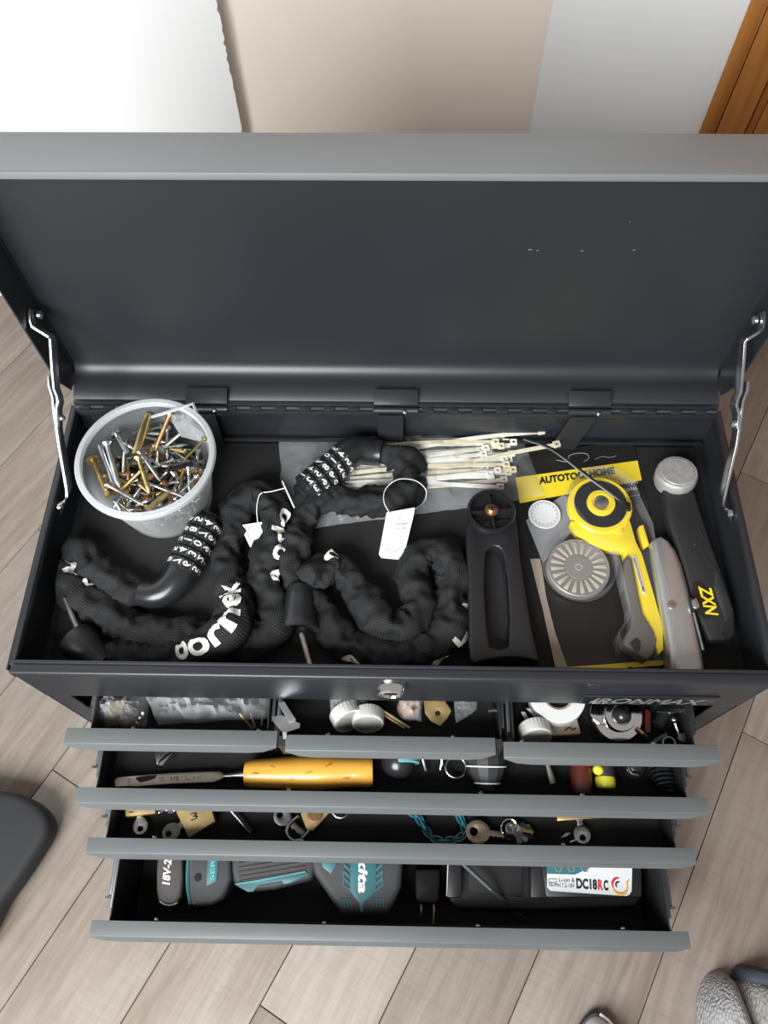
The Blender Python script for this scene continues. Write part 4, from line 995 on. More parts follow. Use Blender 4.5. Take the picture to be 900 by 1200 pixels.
ra, rb = at(157, 853, F1+.016), at(168, 834, F1+.028)
for k in range(7): MB().tube([lerp(ra, rb, k/7), lerp(ra, rb, (k+.96)/7)], .0013, 8).build('rod_band', 'white_plastic' if k % 2 == 0 else 'ink', dbit)
tag(MB().tube([at(167, 853, F1+.012), at(166, 842, F1+.016), at(169, 836, F1+.018)], .0008, 6).build('bent_wire', 'steel'), 'thin bent silver wire next to the striped rod', 'wire')
for (a, b_, m, lb) in (((281, 836), (296, 854), 'brass', 'thin brass rod slanting under the wide bag'), ((294, 836), (299, 853), 'steel', 'thin silver rod upright under the wide bag'), ((308, 832), (307, 850), 'dull_steel', 'grey steel rod at the right end of the left drawer')):
    tag(MB().tube([at(*a, F1+.010), at(*b_, F1+.006)], .0014, 8).build('metal_rod', m), lb, 'rod')
# bent sheet between left and middle drawers
sp = thing('bent_metal_strip', 'bent bright metal strip wedged between the left and middle drawers', 'metal strip', at(337, 850, Z1+.004))
z_ = Z1+.006
MB().prism([at(x, y, z_) for x, y in ((318, 840), (330, 838), (352, 848), (351, 853), (336, 858), (331, 858), (322, 848))], w=(0, -.25, 1), t0=-.0006, t1=.0006).build('strip_plate', 'zinc', sp)
MB().prism([at(326, 824, z_+.004), at(333, 822, z_+.004), at(347, 844, z_+.0012), at(338, 847, z_+.0012)], w=(.2, -.3, 1), t0=-.0005, t1=.0005).build('strip_fold', 'zinc', sp)
MB().prism([at(331, 857, z_), at(336, 857, z_), at(336, 868, z_-.010), at(332, 868, z_-.010)], w=(0, -1, .3), t0=-.0005, t1=.0005).build('strip_tongue', 'pewter', sp)
def cap(c, d, label, R=.0155, hgt=.0135):
    r = thing('ribbed_cap', label, 'bottle cap', c)
    MB().lathe([(R*.94, 0), (R, .0008), (R, hgt-.0015), (R*.95, hgt), (R*.80, hgt)], c, d, 56, rib=(1, 2, .965)).build('cap_skirt', 'old_white', r)
    MB().lathe([(R*.80, hgt), (R*.76, hgt-.0016), (R*.3, hgt-.0022), (.0005, hgt-.0022)], c, d, 40).build('cap_top', 'old_white', r)
cap(at(404, 833, F1+.017), (.45, -.85, .36), 'white ribbed bottle cap tilted left in the middle top drawer', .0168)
cap(at(431, 835, F1+.017), (.05, -.93, .38), 'white ribbed bottle cap in front in the middle top drawer', .0160)
cap(at(625, 851, F1+.017), (.12, -.92, .40), 'white ribbed bottle cap in the right top drawer', .0160)
bag('small_bag', [(386, 812), (425, 812), (440, 833), (388, 842)], F1+.012, .012, 'bag_milky', 'small clear bag behind the two white caps', seed=12, cr=.006, sc=90)
bag('small_bag', [(466, 812), (496, 812), (494, 845), (472, 842)], F1+.010, .018, 'bag_milky', 'clear bag of pinkish parts beside the brass plate', seed=13, cr=.008, sc=100)
tag(MB().dome(circ(at(480, 830, F1+.004), .013, 16), .013, 5, cr=.008, sc=160).build('pink_parts', 'pink_part'), 'pinkish small part inside the clear bag below the chest lock', 'part')
tag(MB().tube([at(443, 829, F1+.020), at(480, 853, F1+.012)], .0011, 6).build('bamboo_stick', 'bamboo'), 'upper of two bamboo sticks in the middle top drawer', 'stick')
tag(MB().tube([at(441, 832, F1+.018), at(474, 853, F1+.011)], .0011, 6).build('bamboo_stick', 'bamboo'), 'lower of two bamboo sticks in the middle top drawer', 'stick')
c = at(513, 836, F1+.014)
bp = thing('brass_plate', 'yellow brass corner plate with a round hole in the middle drawer', 'plate', c)
pol = [at(x, y, F1+.014) for x, y in ((496, 817), (520, 820), (529, 833), (524, 842), (516, 851), (505, 845), (498, 836))]
o1 = resample(pol, c, 36)
MB().ringplate(o1, circ(c, .0026, 36), (0, 0, 1), -.0012, .0012).build('plate', 'brass_paint', bp, bevel=.0004)
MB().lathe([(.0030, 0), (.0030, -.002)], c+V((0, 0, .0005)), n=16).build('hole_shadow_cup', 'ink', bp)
bag('small_bag', [(532, 815), (558, 815), (558, 832), (535, 848)], F1+.012, .005, 'bag_clear', 'pointed clear bag at the right end of the middle drawer', seed=15, cr=.003, sc=90)
tag(MB().tube([at(572, 833, F1+.018), at(579, 832, F1+.018), at(590, 836, F1+.016)], .0022, 8).build('rail_clip', 'dark_steel'), 'small grey clip between the middle and right drawers', 'clip')
# right drawer
tr = thing('tape_roll', 'white tape roll standing at the back of the right top drawer', 'tape roll', at(653, 828, F1))
tc_ = at(654, 815, F1+.026)
MB().lathe([(.0145, 0), (.0265, 0), (.0270, -.0006), (.0270, -.018), (.0145, -.018)], tc_, (0, .12, 1), 48, caps=False).build('tape_winding', 'white_plastic', tr)
for r in (.0180, .0225): MB().ringplate(circ(tc_+V((0, 0, .0003)), r, 40), circ(tc_+V((0, 0, .0003)), r-.0007, 40), (0, .12, 1), 0, .0003).build('winding_line', 'grey_ink', tr)
MB().lathe([(.0125, -.001), (.0145, -.001), (.0145, -.018), (.0125, -.018)], tc_, (0, .12, 1), 40, caps=False).build('core', 'beige_card', tr)
MB().lathe([(.0125, -.010), (.001, -.010)], tc_, (0, .12, 1), 30).build('core_plug', 'pewter', tr)
bx = thing('small_carton', 'small crushed beige paper box in front of the tape roll', 'box', at(660, 855, F1))
MB().prism([at(x, y, F1+.014) for x, y in ((638, 846), (676, 841), (681, 860), (648, 862))], t0=-.013, t1=0).build('carton', 'beige_card', bx, bevel=.001)
MB().prism([at(x, y, F1+.0145) for x, y in ((641, 849), (670, 846), (669, 852), (650, 853))], w=(.1, .3, 1), t0=0, t1=.001).build('flap', 'beige_card', bx)
MB().tube(cat_rom([at(x, y, F1+.0150) for x, y in ((662, 856), (667, 852), (671, 855), (675, 853))], .002), .0008, 5).build('flap_tear', 'rubber_dark', bx)
for k, (a, b_) in enumerate((((610, 834), (617, 848)), ((616, 830), (632, 846)), ((624, 834), (640, 846)))):
    tag(MB().prism([at(*a, F1+.020), at(a[0]+5, a[1], F1+.020), at(b_[0]+5, b_[1], F1+.014), at(*b_, F1+.014)], w=(.2, -.4, 1), t0=0, t1=.0012).build('steel_strip', 'steel', ang=20), ('left', 'middle', 'right')[k]+' of three flat silver strips behind the white cap in the right drawer', 'strip')
lkb = thing('door_lock_knob', 'shiny round lock cylinder with dark centre ball in the right top drawer', 'lock', at(725, 845, F1))
kc = at(727, 838, F1+.024)
MB().lathe([(.020, -.022), (.0255, -.020), (.0260, -.010), (.0240, -.008), (.0160, -.007), (.0160, 0), (.0150, .002), (.0100, .003), (.0095, .001), (.001, .001)], kc, (.05, -.15, 1), 40).build('rose', 'chrome', lkb)
MB().sphere(kc+V((.0005, -.0010, .0035)), .0082, 20).build('centre_ball', 'gloss_black', lkb)
MB().lathe([(.012, 0), (.0125, .001), (.0125, .012), (.011, .013)], at(703, 838, F1+.006), (0, 0, 1), 24).build('side_collar', 'chrome', lkb)
tag(MB().prism([at(x, y, F1+.012) for x, y in ((757, 830), (763, 834), (763, 858), (756, 860))], t0=-.01, t1=0).build('tape_block', 'dark_red', bevel=.001), 'dark red brown block right of the lock cylinder', 'block')
bs = thing('hex_bit', 'short silver bit with black tip below the lock cylinder', 'bit', at(753, 860, F1))
a, b_ = at(746, 854, F1+.014), at(758, 864, F1+.012); MB().tube([a, lerp(a, b_, .6)], .0028, 6).build('bit_shank', 'copper', bs); MB().tube([lerp(a, b_, .6), b_], [.0040, .0034], 10).build('bit_tip', 'black_screw', bs)
pt_ = thing('pliers', 'black pliers with chrome jaw and pin at the right drawer end', 'pliers', at(790, 845, F1))
MB().tube(cat_rom([at(x, y, F1+.014) for x, y in ((770, 850), (780, 836), (792, 830), (803, 836), (808, 860))], .003), [.0055]*1000 if False else .0058, 10).build('plier_handle', 'gloss_black', pt_)
MB().tube([at(789, 843, F1+.022), at(796, 862, F1+.016)], .0017, 8).build('pin_shaft', 'steel', pt_)
MB().lathe([(.0045, 0), (.0045, .003), (.003, .004)], at(799, 865, F1+.016), n=14).build('pin_head', 'pewter', pt_)
MB().sphere(at(789, 844, F1+.022), .0034, 12, 1.3).build('jaw_tip', 'chrome', pt_)
MB().tube(cat_rom([at(x, y, F1+.026) for x, y in ((770, 834), (785, 835), (800, 832), (806, 829))], .002), .0009, 6).build('spring_wire', 'steel', pt_)
tag(MB().tube(cat_rom([at(x, y, F1+.010) for x, y in ((762, 872), (772, 866), (781, 861))], .002), .0022, 8).build('hook_screw', 'pewter'), 'short grey screw near the pull below the pliers', 'screw')
tag(MB().tube(circ(at(784, 871, F1+.014), .006, 20), .0010, 6, closed=True).build('steel_ring', 'steel'), 'small silver ring against the right drawer pull', 'ring')

# ================================================================== SECOND DRAWER
F2 = .1812
sc_ = thing('metal_scrap', 'torn piece of shiny sheet metal under the left pull', 'metal scrap', at(192, 884, F2+.02))
MB().prism([at(x, y, F2+.016) for x, y in ((180, 874), (198, 876), (204, 880), (190, 897), (184, 896))], w=(.2, -.3, 1), t0=0, t1=.0008).build('scrap_sheet', 'zinc', sc_)
MB().tube([at(184, 895, F2+.0165), at(192, 888, F2+.018), at(203, 880, F2+.0175)], .0008, 5).build('scrap_edge', 'chrome', sc_)
ch = thing('wood_chisel', 'wood chisel with stained blade and yellow plastic handle', 'chisel', at(290, 905, F2))
zc_ = F2+.014
bl = [(135, 914), (137, 911), (158, 909), (200, 906), (250, 904), (258, 904), (264, 908), (264, 911), (258, 914), (250, 917), (200, 919), (162, 922), (136, 922)]
MB().prism([at(x, y, zc_-.004) for x, y in bl], t0=-.002, t1=.0016).build('blade', 'chisel_blade', ch, bevel=.0008, ang=30)
MB().prism([at(x, y, zc_-.0024) for x, y in ((159, 911), (172, 909), (184, 908), (182, 912), (174, 915), (164, 917), (160, 914))], t0=0, t1=.0002).build('rust_stain', 'rubber_dark', ch)
MB().prism([at(x, y, zc_-.004) for x, y in ((135, 915), (136, 922), (150, 921), (151, 911), (138, 912))], t0=.0016, t1=.0020).build('bevel_edge', 'chisel_blade', ch)
mb = MB(); put_text(mb, 'chis', at(200, 915, zc_-.0023), at(209, 914.5, zc_-.0023), .0040, (0, 0, 1))
for k, (x0, y0, x1, y1) in enumerate(((186, 912, 192, 911), (187, 915, 193, 914), (220, 914, 224, 913), (226, 913, 229, 911), (231, 913, 236, 909), (217, 911, 220, 914))): mb.tube([at(x0, y0, zc_-.0023), at(x1, y1, zc_-.0023)], .0003, 4)
mb.build('size_stamp', 'grey_ink', ch, smooth=False)
a, b_ = at(262, 909.5, zc_-.002), at(290, 907.5, zc_+.001); MB().tube([a, lerp(a, b_, .3), b_], [.0022, .0028, .0046], 12).build('neck', 'steel', ch)
a, b_ = at(287, 906.5, zc_+.001), at(437, 904, zc_+.002); L = (b_-a).length
MB().lathe([(.0095, 0), (.0125, .0008), (.0140, L*.06), (.0158, L*.25), (.0175, L*.45), (.0178, L*.58), (.0160, L*.74), (.0152, L*.86), (.0156, L*.97), (.0145, L), (.004, L+.0004)], a, b_-a, 24).build('handle', 'chisel_handle', ch, ang=40)
mb = MB()
for k in range(6):
    t = .10+k*.14; p = lerp(a, b_, t)+V((0, -.003+.007*math.sin(k*2.1), .0176 if .3 < t < .7 else .0152)); dd = V((.9, .35*math.sin(k*5.), 0)); mb.tube([p-dd*.004, p+dd*.001+V((0, .0006, 0)), p+dd*.004], [.0002, .0004, .0002], 5)
mb.build('handle_scratches', 'dirt', ch, smooth=False)
bb = thing('screwdriver_bulb', 'black bulb handle with mint green stripe in the second drawer', 'screwdriver', at(468, 895, F2))
a = at(470, 873, F2+.020); b_ = at(464, 912, F2+.020); L = (b_-a).length
MB().lathe([(.012, 0), (.0165, L*.20), (.0172, L*.30)], a, b_-a, 32).build('shank_cone', 'matte_black', bb)
MB().lathe([(.0174, L*.44), (.0180, L*.46), (.0178, L*.58), (.0168, L*.60)], a, (b_-a)+V((.008, 0, 0)), 32).build('mint_stripe', 'teal_light', bb)
MB().lathe([(.0175, L*.46), (.0170, L*.62), (.0145, L*.80), (.0100, L*.94), (.003, L)], a, b_-a, 32).build('bulb', 'gloss_black', bb)
for k, (x0, y0, x1, y1) in enumerate(((494, 876, 499, 903), (517, 876, 516, 902))):
    tag(MB().tube(cat_rom([at(x0-2, y0, F2+.016), at(x0+1, y0+12, F2+.012), at(x1, y1, F2+.006)], .002), [.0028, .0024, .0020, .0014, .0008][:0] or .0016, 8).build('plier_jaw', 'steel'), ('left', 'right')[k]+' silver pointed jaw beside the mint striped bulb', 'jaw')
tag(MB().tube(circ(at(534, 899, F2+.010), .0105, 36), .0013, 8, closed=True).build('key_ring', 'steel'), 'single split key ring left of the white-lined black knob', 'key ring')
kb = thing('black_knob', 'black tapered knob with two white lines in the second drawer', 'knob', at(570, 900, F2))
a = at(568, 874, F2+.022); b_ = at(571, 926, F2+.014); L = (b_-a).length
MB().lathe([(.015, 0), (.0205, L*.10), (.0215, L*.35), (.0185, L*.62), (.0120, L*.86), (.0105, L*.90), (.0095, L), (.002, L+.001)], a, b_-a, 12).build('knob_body', 'matte_black', kb, ang=20)
for t, R in ((.46, .0208), (.84, .0132)):
    d = (b_-a).normalized(); u = V((1, 0, 0)); v = d.cross(u)
    arc = [a+d*(L*t-(.004 if abs(math.cos(q)) < .3 else 0)*0)+(u*math.cos(q)+(-v)*math.sin(q))*R for q in [PI*.06+PI*.88*k/20 for k in range(21)]]
    if arc[10].z < a.z: arc = [a+d*(L*t)+(u*math.cos(q)+v*math.sin(q))*R for q in [PI*.06+PI*.88*k/20 for k in range(21)]]
    MB().tube(arc, .0008, 6).build('white_line', 'white_plastic', kb)
tag(MB().tube([at(641, 893, F2+.012), at(648, 918, F2+.010)], [.0022, .0036], 10).build('steel_punch', 'pewter'), 'grey tapered punch left of the dark red handle', 'punch')
a, b_ = at(681, 890, F2+.014), at(681, 930, F2+.012); L = (b_-a).length
rh = thing('red_handle', 'dark red translucent ribbed handle in the second drawer', 'handle', at(681, 910, F2))
MB().lathe([(.0105, 0), (.0115, L*.1), (.0115, L*.85), (.0100, L), (.003, L+.0005)], a, b_-a, 24, rib=(1, 2, .92)).build('ribbed_grip', 'dark_red', rh)
yb = thing('yellow_capped_tool', 'black tool with bright yellow rounded end cap beside the red handle', 'tool', at(709, 910, F2))
a, b_ = at(707, 890, F2+.013), at(710, 925, F2+.012); L = (b_-a).length
MB().lathe([(.010, 0), (.0105, L*.55), (.0100, L*.6)], a, b_-a, 24).build('tool_shaft', 'matte_black', yb)
MB().lathe([(.0098, L*.58), (.0104, L*.66), (.0104, L*.84), (.0090, L*.96), (.005, L), (.001, L)], a, b_-a, 28).build('end_cap', 'lime_yellow', yb)
tag(MB().sphere(at(701, 902, F2+.020), .0056, 16).build('yellow_ball', 'lime_yellow'), 'small glossy yellow ball above the yellow end cap', 'ball')
sk = thing('socket_bit', 'black rounded socket bit between yellow cap and spring', 'socket', at(744, 905, F2))
MB().lathe([(.0105, -.014), (.0112, -.004), (.0100, .003), (.006, .006), (.001, .007)], at(744, 902, F2+.010), (.1, -.5, .8), 24).build('socket_body', 'gloss_black', sk)
MB().tube(cat_rom([at(x, y, F2+.018) for x, y in ((736, 899), (740, 906), (748, 908))], .002), .0016, 8).build('socket_rim', 'dark_steel', sk)
sg = thing('spiral_cord', 'coiled black cord at the right end of the second drawer', 'cord', at(778, 912, F2))
coil = [at(772, 898, F2+.010)+(at(782, 924, F2+.010)-at(772, 898, F2+.010))*(k/90)+V((.0105*math.cos(k*2*PI/18), .002*math.sin(k*2*PI/18), .0075*math.sin(k*2*PI/18))) for k in range(91)]
MB().tube(coil, .0017, 7).build('coil', 'gloss_black', sg)
MB().lathe([(.004, 0), (.004, .03)], at(790, 893, F2+.012), (.1, -1, -.1), 12).build('cord_sleeve', 'gloss_black', sg)

# ================================================================== THIRD DRAWER: padlocks, keys, chain
F3 = .1285
def key(name, bow, tip, z, m, label, R=.0085, par=None, bowtype='round', group=None):
    A = at(*bow, z); B = at(*tip, z); d = (B-A).normalized(); s_ = d.cross(V((0, 0, 1))).normalized(); L = (B-A).length
    r = thing(name, label, 'key', A, group)
    o_ = circ(A, R, 28, d, s_, ry=R*.92); i_ = circ(A-d*R*.35, R*.34, 28, d, s_)
    MB().ringplate(o_, i_, (0, 0, 1), -.0010, .0010).build('bow', m, r, bevel=.0003)
    MB().ringplate(circ(A, R*.74, 28, d, s_, ry=R*.68), circ(A, R*.66, 28, d, s_, ry=R*.60), (0, 0, 1), .0009, .0013).build('bow_rim', m, r)
    e = []
    w_ = .0035
    for k in range(7): t = lerp(R*.85, L, k/6); e.append(A+d*t+s_*(w_-(.0016 if k % 2 else 0)))
    e += [B+d*.001, A+d*L-s_*w_, A+d*R*.85-s_*w_]
    MB().prism(e, t0=-.0009, t1=.0009).build('blade', m, r, bevel=.0002)
    return r
def padlock(corners, z, th, m, label, shackle=None, name='padlock', text=None):
    P = [at(x, y, z) for x, y in corners]; c = sum(P, V((0, 0, 0)))/len(P); r = thing(name, label, 'padlock', V((c.x, c.y, z-th)))
    bd_ = MB().prism(P, t0=-th, t1=0).build('lock_body', m, r, bevel=.0010)
    if shackle: MB().tube(cat_rom([at(x, y, zz) for x, y, zz in shackle], .002), .0019, 10).build('shackle', 'steel', r)
    return r
p1 = padlock([(146, 939), (182, 938), (182, 953), (147, 957)], F3+.014, .012, 'brass_paint', 'brass padlock above a round key at the third drawer left')
mb = MB(); mb.tube([at(151, 952, F3+.0142), at(157, 951, F3+.0142)], .0005, 4); mb.build('scratch_mark', 'ink', p1)
key('round_key', (164.5, 968), (164, 948), F3+.006, 'steel', 'round silver key hanging from the left brass padlock', .0088)
pc3 = padlock([(206, 951), (213, 938), (245, 938), (252, 962), (221, 982)], F3+.016, .012, 'brass_paint', 'brass padlock hand marked with number 3 in the third drawer')
mb = MB(); put_text(mb, 'three', at(224, 962, F3+.0164), at(232, 959.5, F3+.0164), .0072, (0, 0, 1)); mb.build('ink_number', 'ink', pc3, smooth=False)
key('small_key', (201, 975), (214, 966), F3+.008, 'pewter', 'grey key poking out left of the padlock marked 3', .0098)
bc = thing('bead_chain', 'purple and silver bead chain behind the left padlocks', 'bead chain', at(196, 952, F3))
for k in range(9): MB().sphere(at(184+k*2.9, 950+1.6*math.sin(k*1.4), F3+.006), .0020, 8).build('bead', 'purple' if k % 3 != 1 else 'steel', bc)
mb = thing('threaded_tap', 'black threaded tap bit lying diagonally in the third drawer', 'tap bit', at(283, 964, F3))
a, b_ = at(271, 950, F3+.006), at(294, 976, F3+.005); MB().tube([a, b_], .0017, 8).build('tap_core', 'steel', mb)
d = (b_-a).normalized(); s_ = d.cross(V((0, 0, 1))); th_ = MB()
for k in range(12): q = lerp(a, b_, .1+k*.075); th_.prism([q-s_*.001, q-s_*.0055+d*.001, q-s_*.001+d*.0018], t0=-.002, t1=.0012)
th_.build('tap_teeth', 'black_screw', mb)
p2 = padlock([(352, 953), (372, 940), (386, 952), (366, 974), (359, 972)], F3+.014, .012, 'brass_paint', 'open brass padlock with curved shackle in the third drawer', shackle=[(366, 968, F3+.010), (358, 978, F3+.010), (350, 984, F3+.010), (341, 983, F3+.010), (336, 974, F3+.010), (340, 964, F3+.010), (350, 956, F3+.010)])
MB().lathe([(.0085, 0), (.0082, .0012), (.0062, .0014), (.006, .0008), (.001, .0008)], at(369, 955, F3+.0142), n=28).build('keyway_disc', 'copper', p2)
key('worn_key', (331, 957), (356, 978), F3+.006, 'dull_steel', 'worn grey key lying under the curved padlock shackle', .0100)
tag(MB().tube(circ(at(399, 948, F3+.008), .0090, 32), .0010, 8, closed=True).build('split_ring', 'steel'), 'thin chrome ring just showing under the second pull', 'ring')
bch = thing('blue_chain', 'translucent blue plastic chain loop in the third drawer', 'chain', at(515, 970, F3))
path = cat_rom([at(x, y, F3+.005) for x, y in ((480, 950), (490, 958), (498, 971), (508, 983), (524, 985), (538, 982), (545, 974), (541, 962), (535, 952), (527, 949))], .0095)
for i in range(len(path)-1):
    p, q = path[i], path[i+1]; d = (q-p).normalized(); v = V((0, 0, 1)) if i % 2 else d.cross(V((0, 0, 1))); c_ = (p+q)/2
    MB().tube(circ(c_, .0068, 14, d, v, ry=.0034), .0012, 6, closed=True).build('link', 'teal_clear', bch)
key('brass_key', (560, 975), (590, 979), F3+.010, 'nickel_brass', 'large pinkish brass key at the front of the key bunch', .0130)
kc_ = at(597, 970, F3+.012); tag(MB().tube(circ(kc_, .0088, 32), .0010, 8, closed=True).build('key_ring', 'chrome'), 'chrome split ring holding the key bunch', 'key ring')
rr = random.Random(3)
for k in range(6):
    a = -.9+k*.42; key('bunch_key', (600+rr.uniform(-4, 6), 974+rr.uniform(-6, 6)), (600+24*math.cos(a), 976+13*math.sin(a)), F3+.004+k*.0016, ('dull_steel', 'pewter', 'brass', 'black_screw')[k % 4], ('dull steel key fanned backmost in the key bunch', 'pewter key second from the back in the key bunch', 'small brass key in the middle of the key bunch', 'black key right of middle in the key bunch', 'dull steel key fanned toward the front of the key bunch', 'pewter key frontmost in the key bunch')[k], .0062, group='keys on the chrome ring')
p4 = padlock([(652, 940), (704, 940), (705, 959), (653, 962)], F3+.016, .013, 'brass', 'wide brass padlock above a silver key at the right')
key('cylinder_key', (682, 978), (679, 958), F3+.008, 'steel', 'silver key with rounded bow under the right padlock', .0095)
tag(MB().prism([at(x, y, F3+.003) for x, y in ((657, 982), (663, 976), (669, 976), (664, 980))], t0=0, t1=.001).build('metal_chip', 'steel'), 'tiny silver chip left of the right key', 'metal chip')
tag(MB().tube([at(668, 987, F3+.006), at(677, 983, F3+.008)], .0012, 6).build('wire_stub', 'steel'), 'short silver wire stub through the right key', 'wire')

# ================================================================== BOTTOM DRAWER: power tool, battery, charger
F4 = .0235; ZT = F4+.060
ca_ = thing('tool_pouch', 'dark grey rounded battery case with white lettering in the bottom drawer', 'case', at(198, 1035, F4))
po = [(185, 998), (214, 998), (214, 1030), (212, 1050), (207, 1059), (200, 1061), (191, 1060), (185, 1055), (183, 1045), (183, 1020)]
MB().prism([at(x, y, ZT) for x, y in po], t0=-.055, t1=0).build('case_body', 'case_grey', ca_, bevel=.003, ang=40, seg=3)
mb = MB(); put_text(mb, 'xrl', at(199, 1037, ZT+.0003), at(202, 1000, ZT+.0003), .0085, (0, 0, 1)); mb.build('case_lettering', 'print_white', ca_, smooth=False)
MB().tube(cat_rom([at(x, y, ZT-.001) for x, y in ((187, 1056), (193, 1060), (201, 1060.5), (208, 1058))], .002), .0006, 5).build('case_edge', 'print_white', ca_)
dr_ = thing('cordless_tool', 'black and teal cordless power tool lying in the bottom drawer', 'power tool', at(340, 1030, F4))
# battery foot at the left
MB().prism([at(x, y, ZT) for x, y in ((222, 995), (270, 995), (271, 1030), (262, 1052), (248, 1061), (226, 1063), (219, 1055), (219, 1010))], t0=-.055, t1=0).build('battery_foot', 'tool_grey', dr_, bevel=.006, ang=40, seg=3)
MB().tube(cat_rom([at(x, y, ZT-.0015) for x, y in ((222, 996), (220, 1015), (220, 1040), (223, 1060))], .003), .0020, 8).build('teal_edge', 'teal', dr_)
MB().tube(cat_rom([at(x, y, ZT-.0010) for x, y in ((226, 996), (224, 1015), (224, 1040), (227, 1060))], .003), .0007, 8).build('teal_pinstripe', 'teal_light', dr_)
MB().lathe([(.0042, 0), (.0040, .0006), (.0030, .0006)], at(232, 1028, ZT), n=18).build('screw_well', 'ink', dr_)
tp = MB().prism([at(x, y, ZT) for x, y in ((244, 995), (257, 995), (254, 1033), (242, 1038))], t0=-.002, t1=.0012).build('teal_badge', 'teal', dr_, bevel=.0005)
mb = MB(); put_text(mb, 'ser', at(251.5, 1032, ZT+.0014), at(252.5, 1006, ZT+.0014), .0052, (0, 0, 1)); mb.build('badge_lettering', 'teal_light', tp, smooth=False)
# ribbed housing in the middle
MB().prism([at(x, y, ZT-.006) for x, y in ((268, 995), (362, 995), (370, 1012), (366, 1030), (320, 1042), (290, 1045), (275, 1038), (268, 1020))], t0=-.045, t1=0).build('motor_housing', 'tool_grey', dr_, bevel=.005, ang=40, seg=3)
for k in range(5):
    y_ = 1008+k*5.2; MB().tube([at(280, y_+4, ZT-.0058), at(358, y_-8, ZT-.0058)], .0011, 6).build('housing_rib', 'case_grey', dr_)
MB().prism([at(x, y, ZT-.006) for x, y in ((274, 1036), (300, 1031), (336, 1025), (358, 1020), (362, 1025), (340, 1035), (333, 1036), (330, 1032), (303, 1037), (297, 1045), (290, 1045))], t0=-.002, t1=.0010).build('teal_trim', 'teal', dr_, bevel=.0004)
MB().prism([at(x, y, ZT-.006) for x, y in ((276, 1035.5), (336, 1025.5), (358, 1021), (358.5, 1022), (300, 1034), (278, 1037))], t0=.0006, t1=.0014).build('teal_pinstripe', 'teal_light', dr_)
MB().prism([at(x, y, ZT-.004) for x, y in ((360, 995), (474, 995), (470, 1040), (456, 1072), (400, 1073), (385, 1050), (368, 1025))], t0=-.050, t1=0).build('gear_housing', 'tool_grey', dr_, bevel=.007, ang=40, seg=3)
MB().prism([at(x, y, ZT-.004) for x, y in ((374, 998), (394, 998), (394, 1014), (388, 1024), (378, 1016))], t0=-.001, t1=.0012).build('teal_tab', 'teal', dr_, bevel=.0005)
lbp = [(411, 998), (441, 998), (441, 1044), (431, 1054), (427, 1058), (426, 1069), (422, 1069), (421, 1058), (417, 1053), (410, 1044)]
lb = MB().prism([at(x, y, ZT-.004) for x, y in lbp], t0=-.001, t1=.0010).build('teal_label', 'teal', dr_, bevel=.0003)
mb = MB(); put_text(mb, 'makita', at(420, 1046, ZT-.0028), at(423, 968, ZT-.0028), .0115, (0, 0, 1))
# rotate reading direction: letters run down the label
mb = MB(); put_text(mb, 'makita', at(420.5, 968, ZT-.0028), at(419.5, 1047, ZT-.0028), .0108, (0, 0, 1)); mb.build('label_lettering', 'print_white', lb, smooth=False)
for sx, xo in ((-1, 410), (1, 441)):
    for k in range(3):
        y_ = 1014+k*8; MB().prism([at(xo, y_+4, ZT-.004), at(xo, y_+7.5, ZT-.004), at(xo+sx*7, y_+1, ZT-.004), at(xo+sx*7, y_-2.5, ZT-.004)], t0=-.001, t1=.0010).build('teal_fin', 'teal', dr_)
    MB().prism([at(xo, 1044, ZT-.004), at(xo+sx*8, 1038, ZT-.004), at(xo+sx*8, 1020, ZT-.004), at(xo+sx*6.6, 1020, ZT-.004), at(xo+sx*6.6, 1037, ZT-.004), at(xo, 1041.5, ZT-.004)], t0=-.001, t1=.0010).build('teal_fin', 'teal', dr_)
    xb = 399 if sx < 0 else 437
    for k in range(4): MB().prism([at(xb+k*3.9, 1053, ZT-.004), at(xb+k*3.9+1.2, 1053, ZT-.004), at(xb+k*3.9+1.2, 1063, ZT-.004), at(xb+k*3.9, 1063, ZT-.004)], t0=-.001, t1=.0008).build('vent_bar', 'teal', dr_)
    MB().prism([at(xb, 1053, ZT-.004), at(xb+13, 1053, ZT-.004), at(xb+13, 1054.2, ZT-.004), at(xb, 1054.2, ZT-.004)], t0=-.001, t1=.0008).build('vent_bar', 'teal', dr_)
pg = thing('mains_plug', 'black mains plug with two bare metal prongs in the bottom drawer', 'plug', at(500, 1050, F4))
MB().prism([at(x, y, F4+.026) for x, y in ((486, 1018), (516, 1018), (516, 1052), (512, 1060), (490, 1060), (486, 1052))], t0=-.024, t1=0).build('plug_body', 'black_plastic', pg, bevel=.003, seg=3)
MB().box(tuple(at(494, 1037, F4+.0255)), tuple(at(506, 1036, F4+.0268))).build('plug_ridge', 'black_plastic', pg)
for x0, y1_ in ((493, 1075), (508, 1083)): MB().tube(cat_rom([at(x0, 1058, F4+.016), at(x0+.6, 1068, F4+.016), at(x0-.4, y1_, F4+.014)], .002), .0013, 8).build('prong', 'copper', pg)
cg = thing('battery_charger', 'black battery charger with white and green label in the bottom drawer', 'charger', at(640, 1035, F4))
zg = F4+.056
MB().prism([at(x, y, zg-.020) for x, y in ((526, 990), (752, 990), (754, 1050), (746, 1064), (640, 1068), (535, 1066), (525, 1055))], t0=-.034, t1=0).build('charger_base', 'black_plastic', cg, bevel=.004, ang=40, seg=3)
for x0, x1 in ((524, 541), (622, 648)):
    MB().prism([at(x, y, zg-.004) for x, y in ((x0, 990), (x1, 990), (x1, 1052), (x0, 1052))], t0=-.020, t1=0).build('guide_rail', 'black_plastic', cg, bevel=.0018)
MB().tube([at(525.5, 1000, zg-.0035), at(523.5, 1050, zg-.0040)], .0005, 5).build('rail_glint_edge', 'white_plastic', cg)
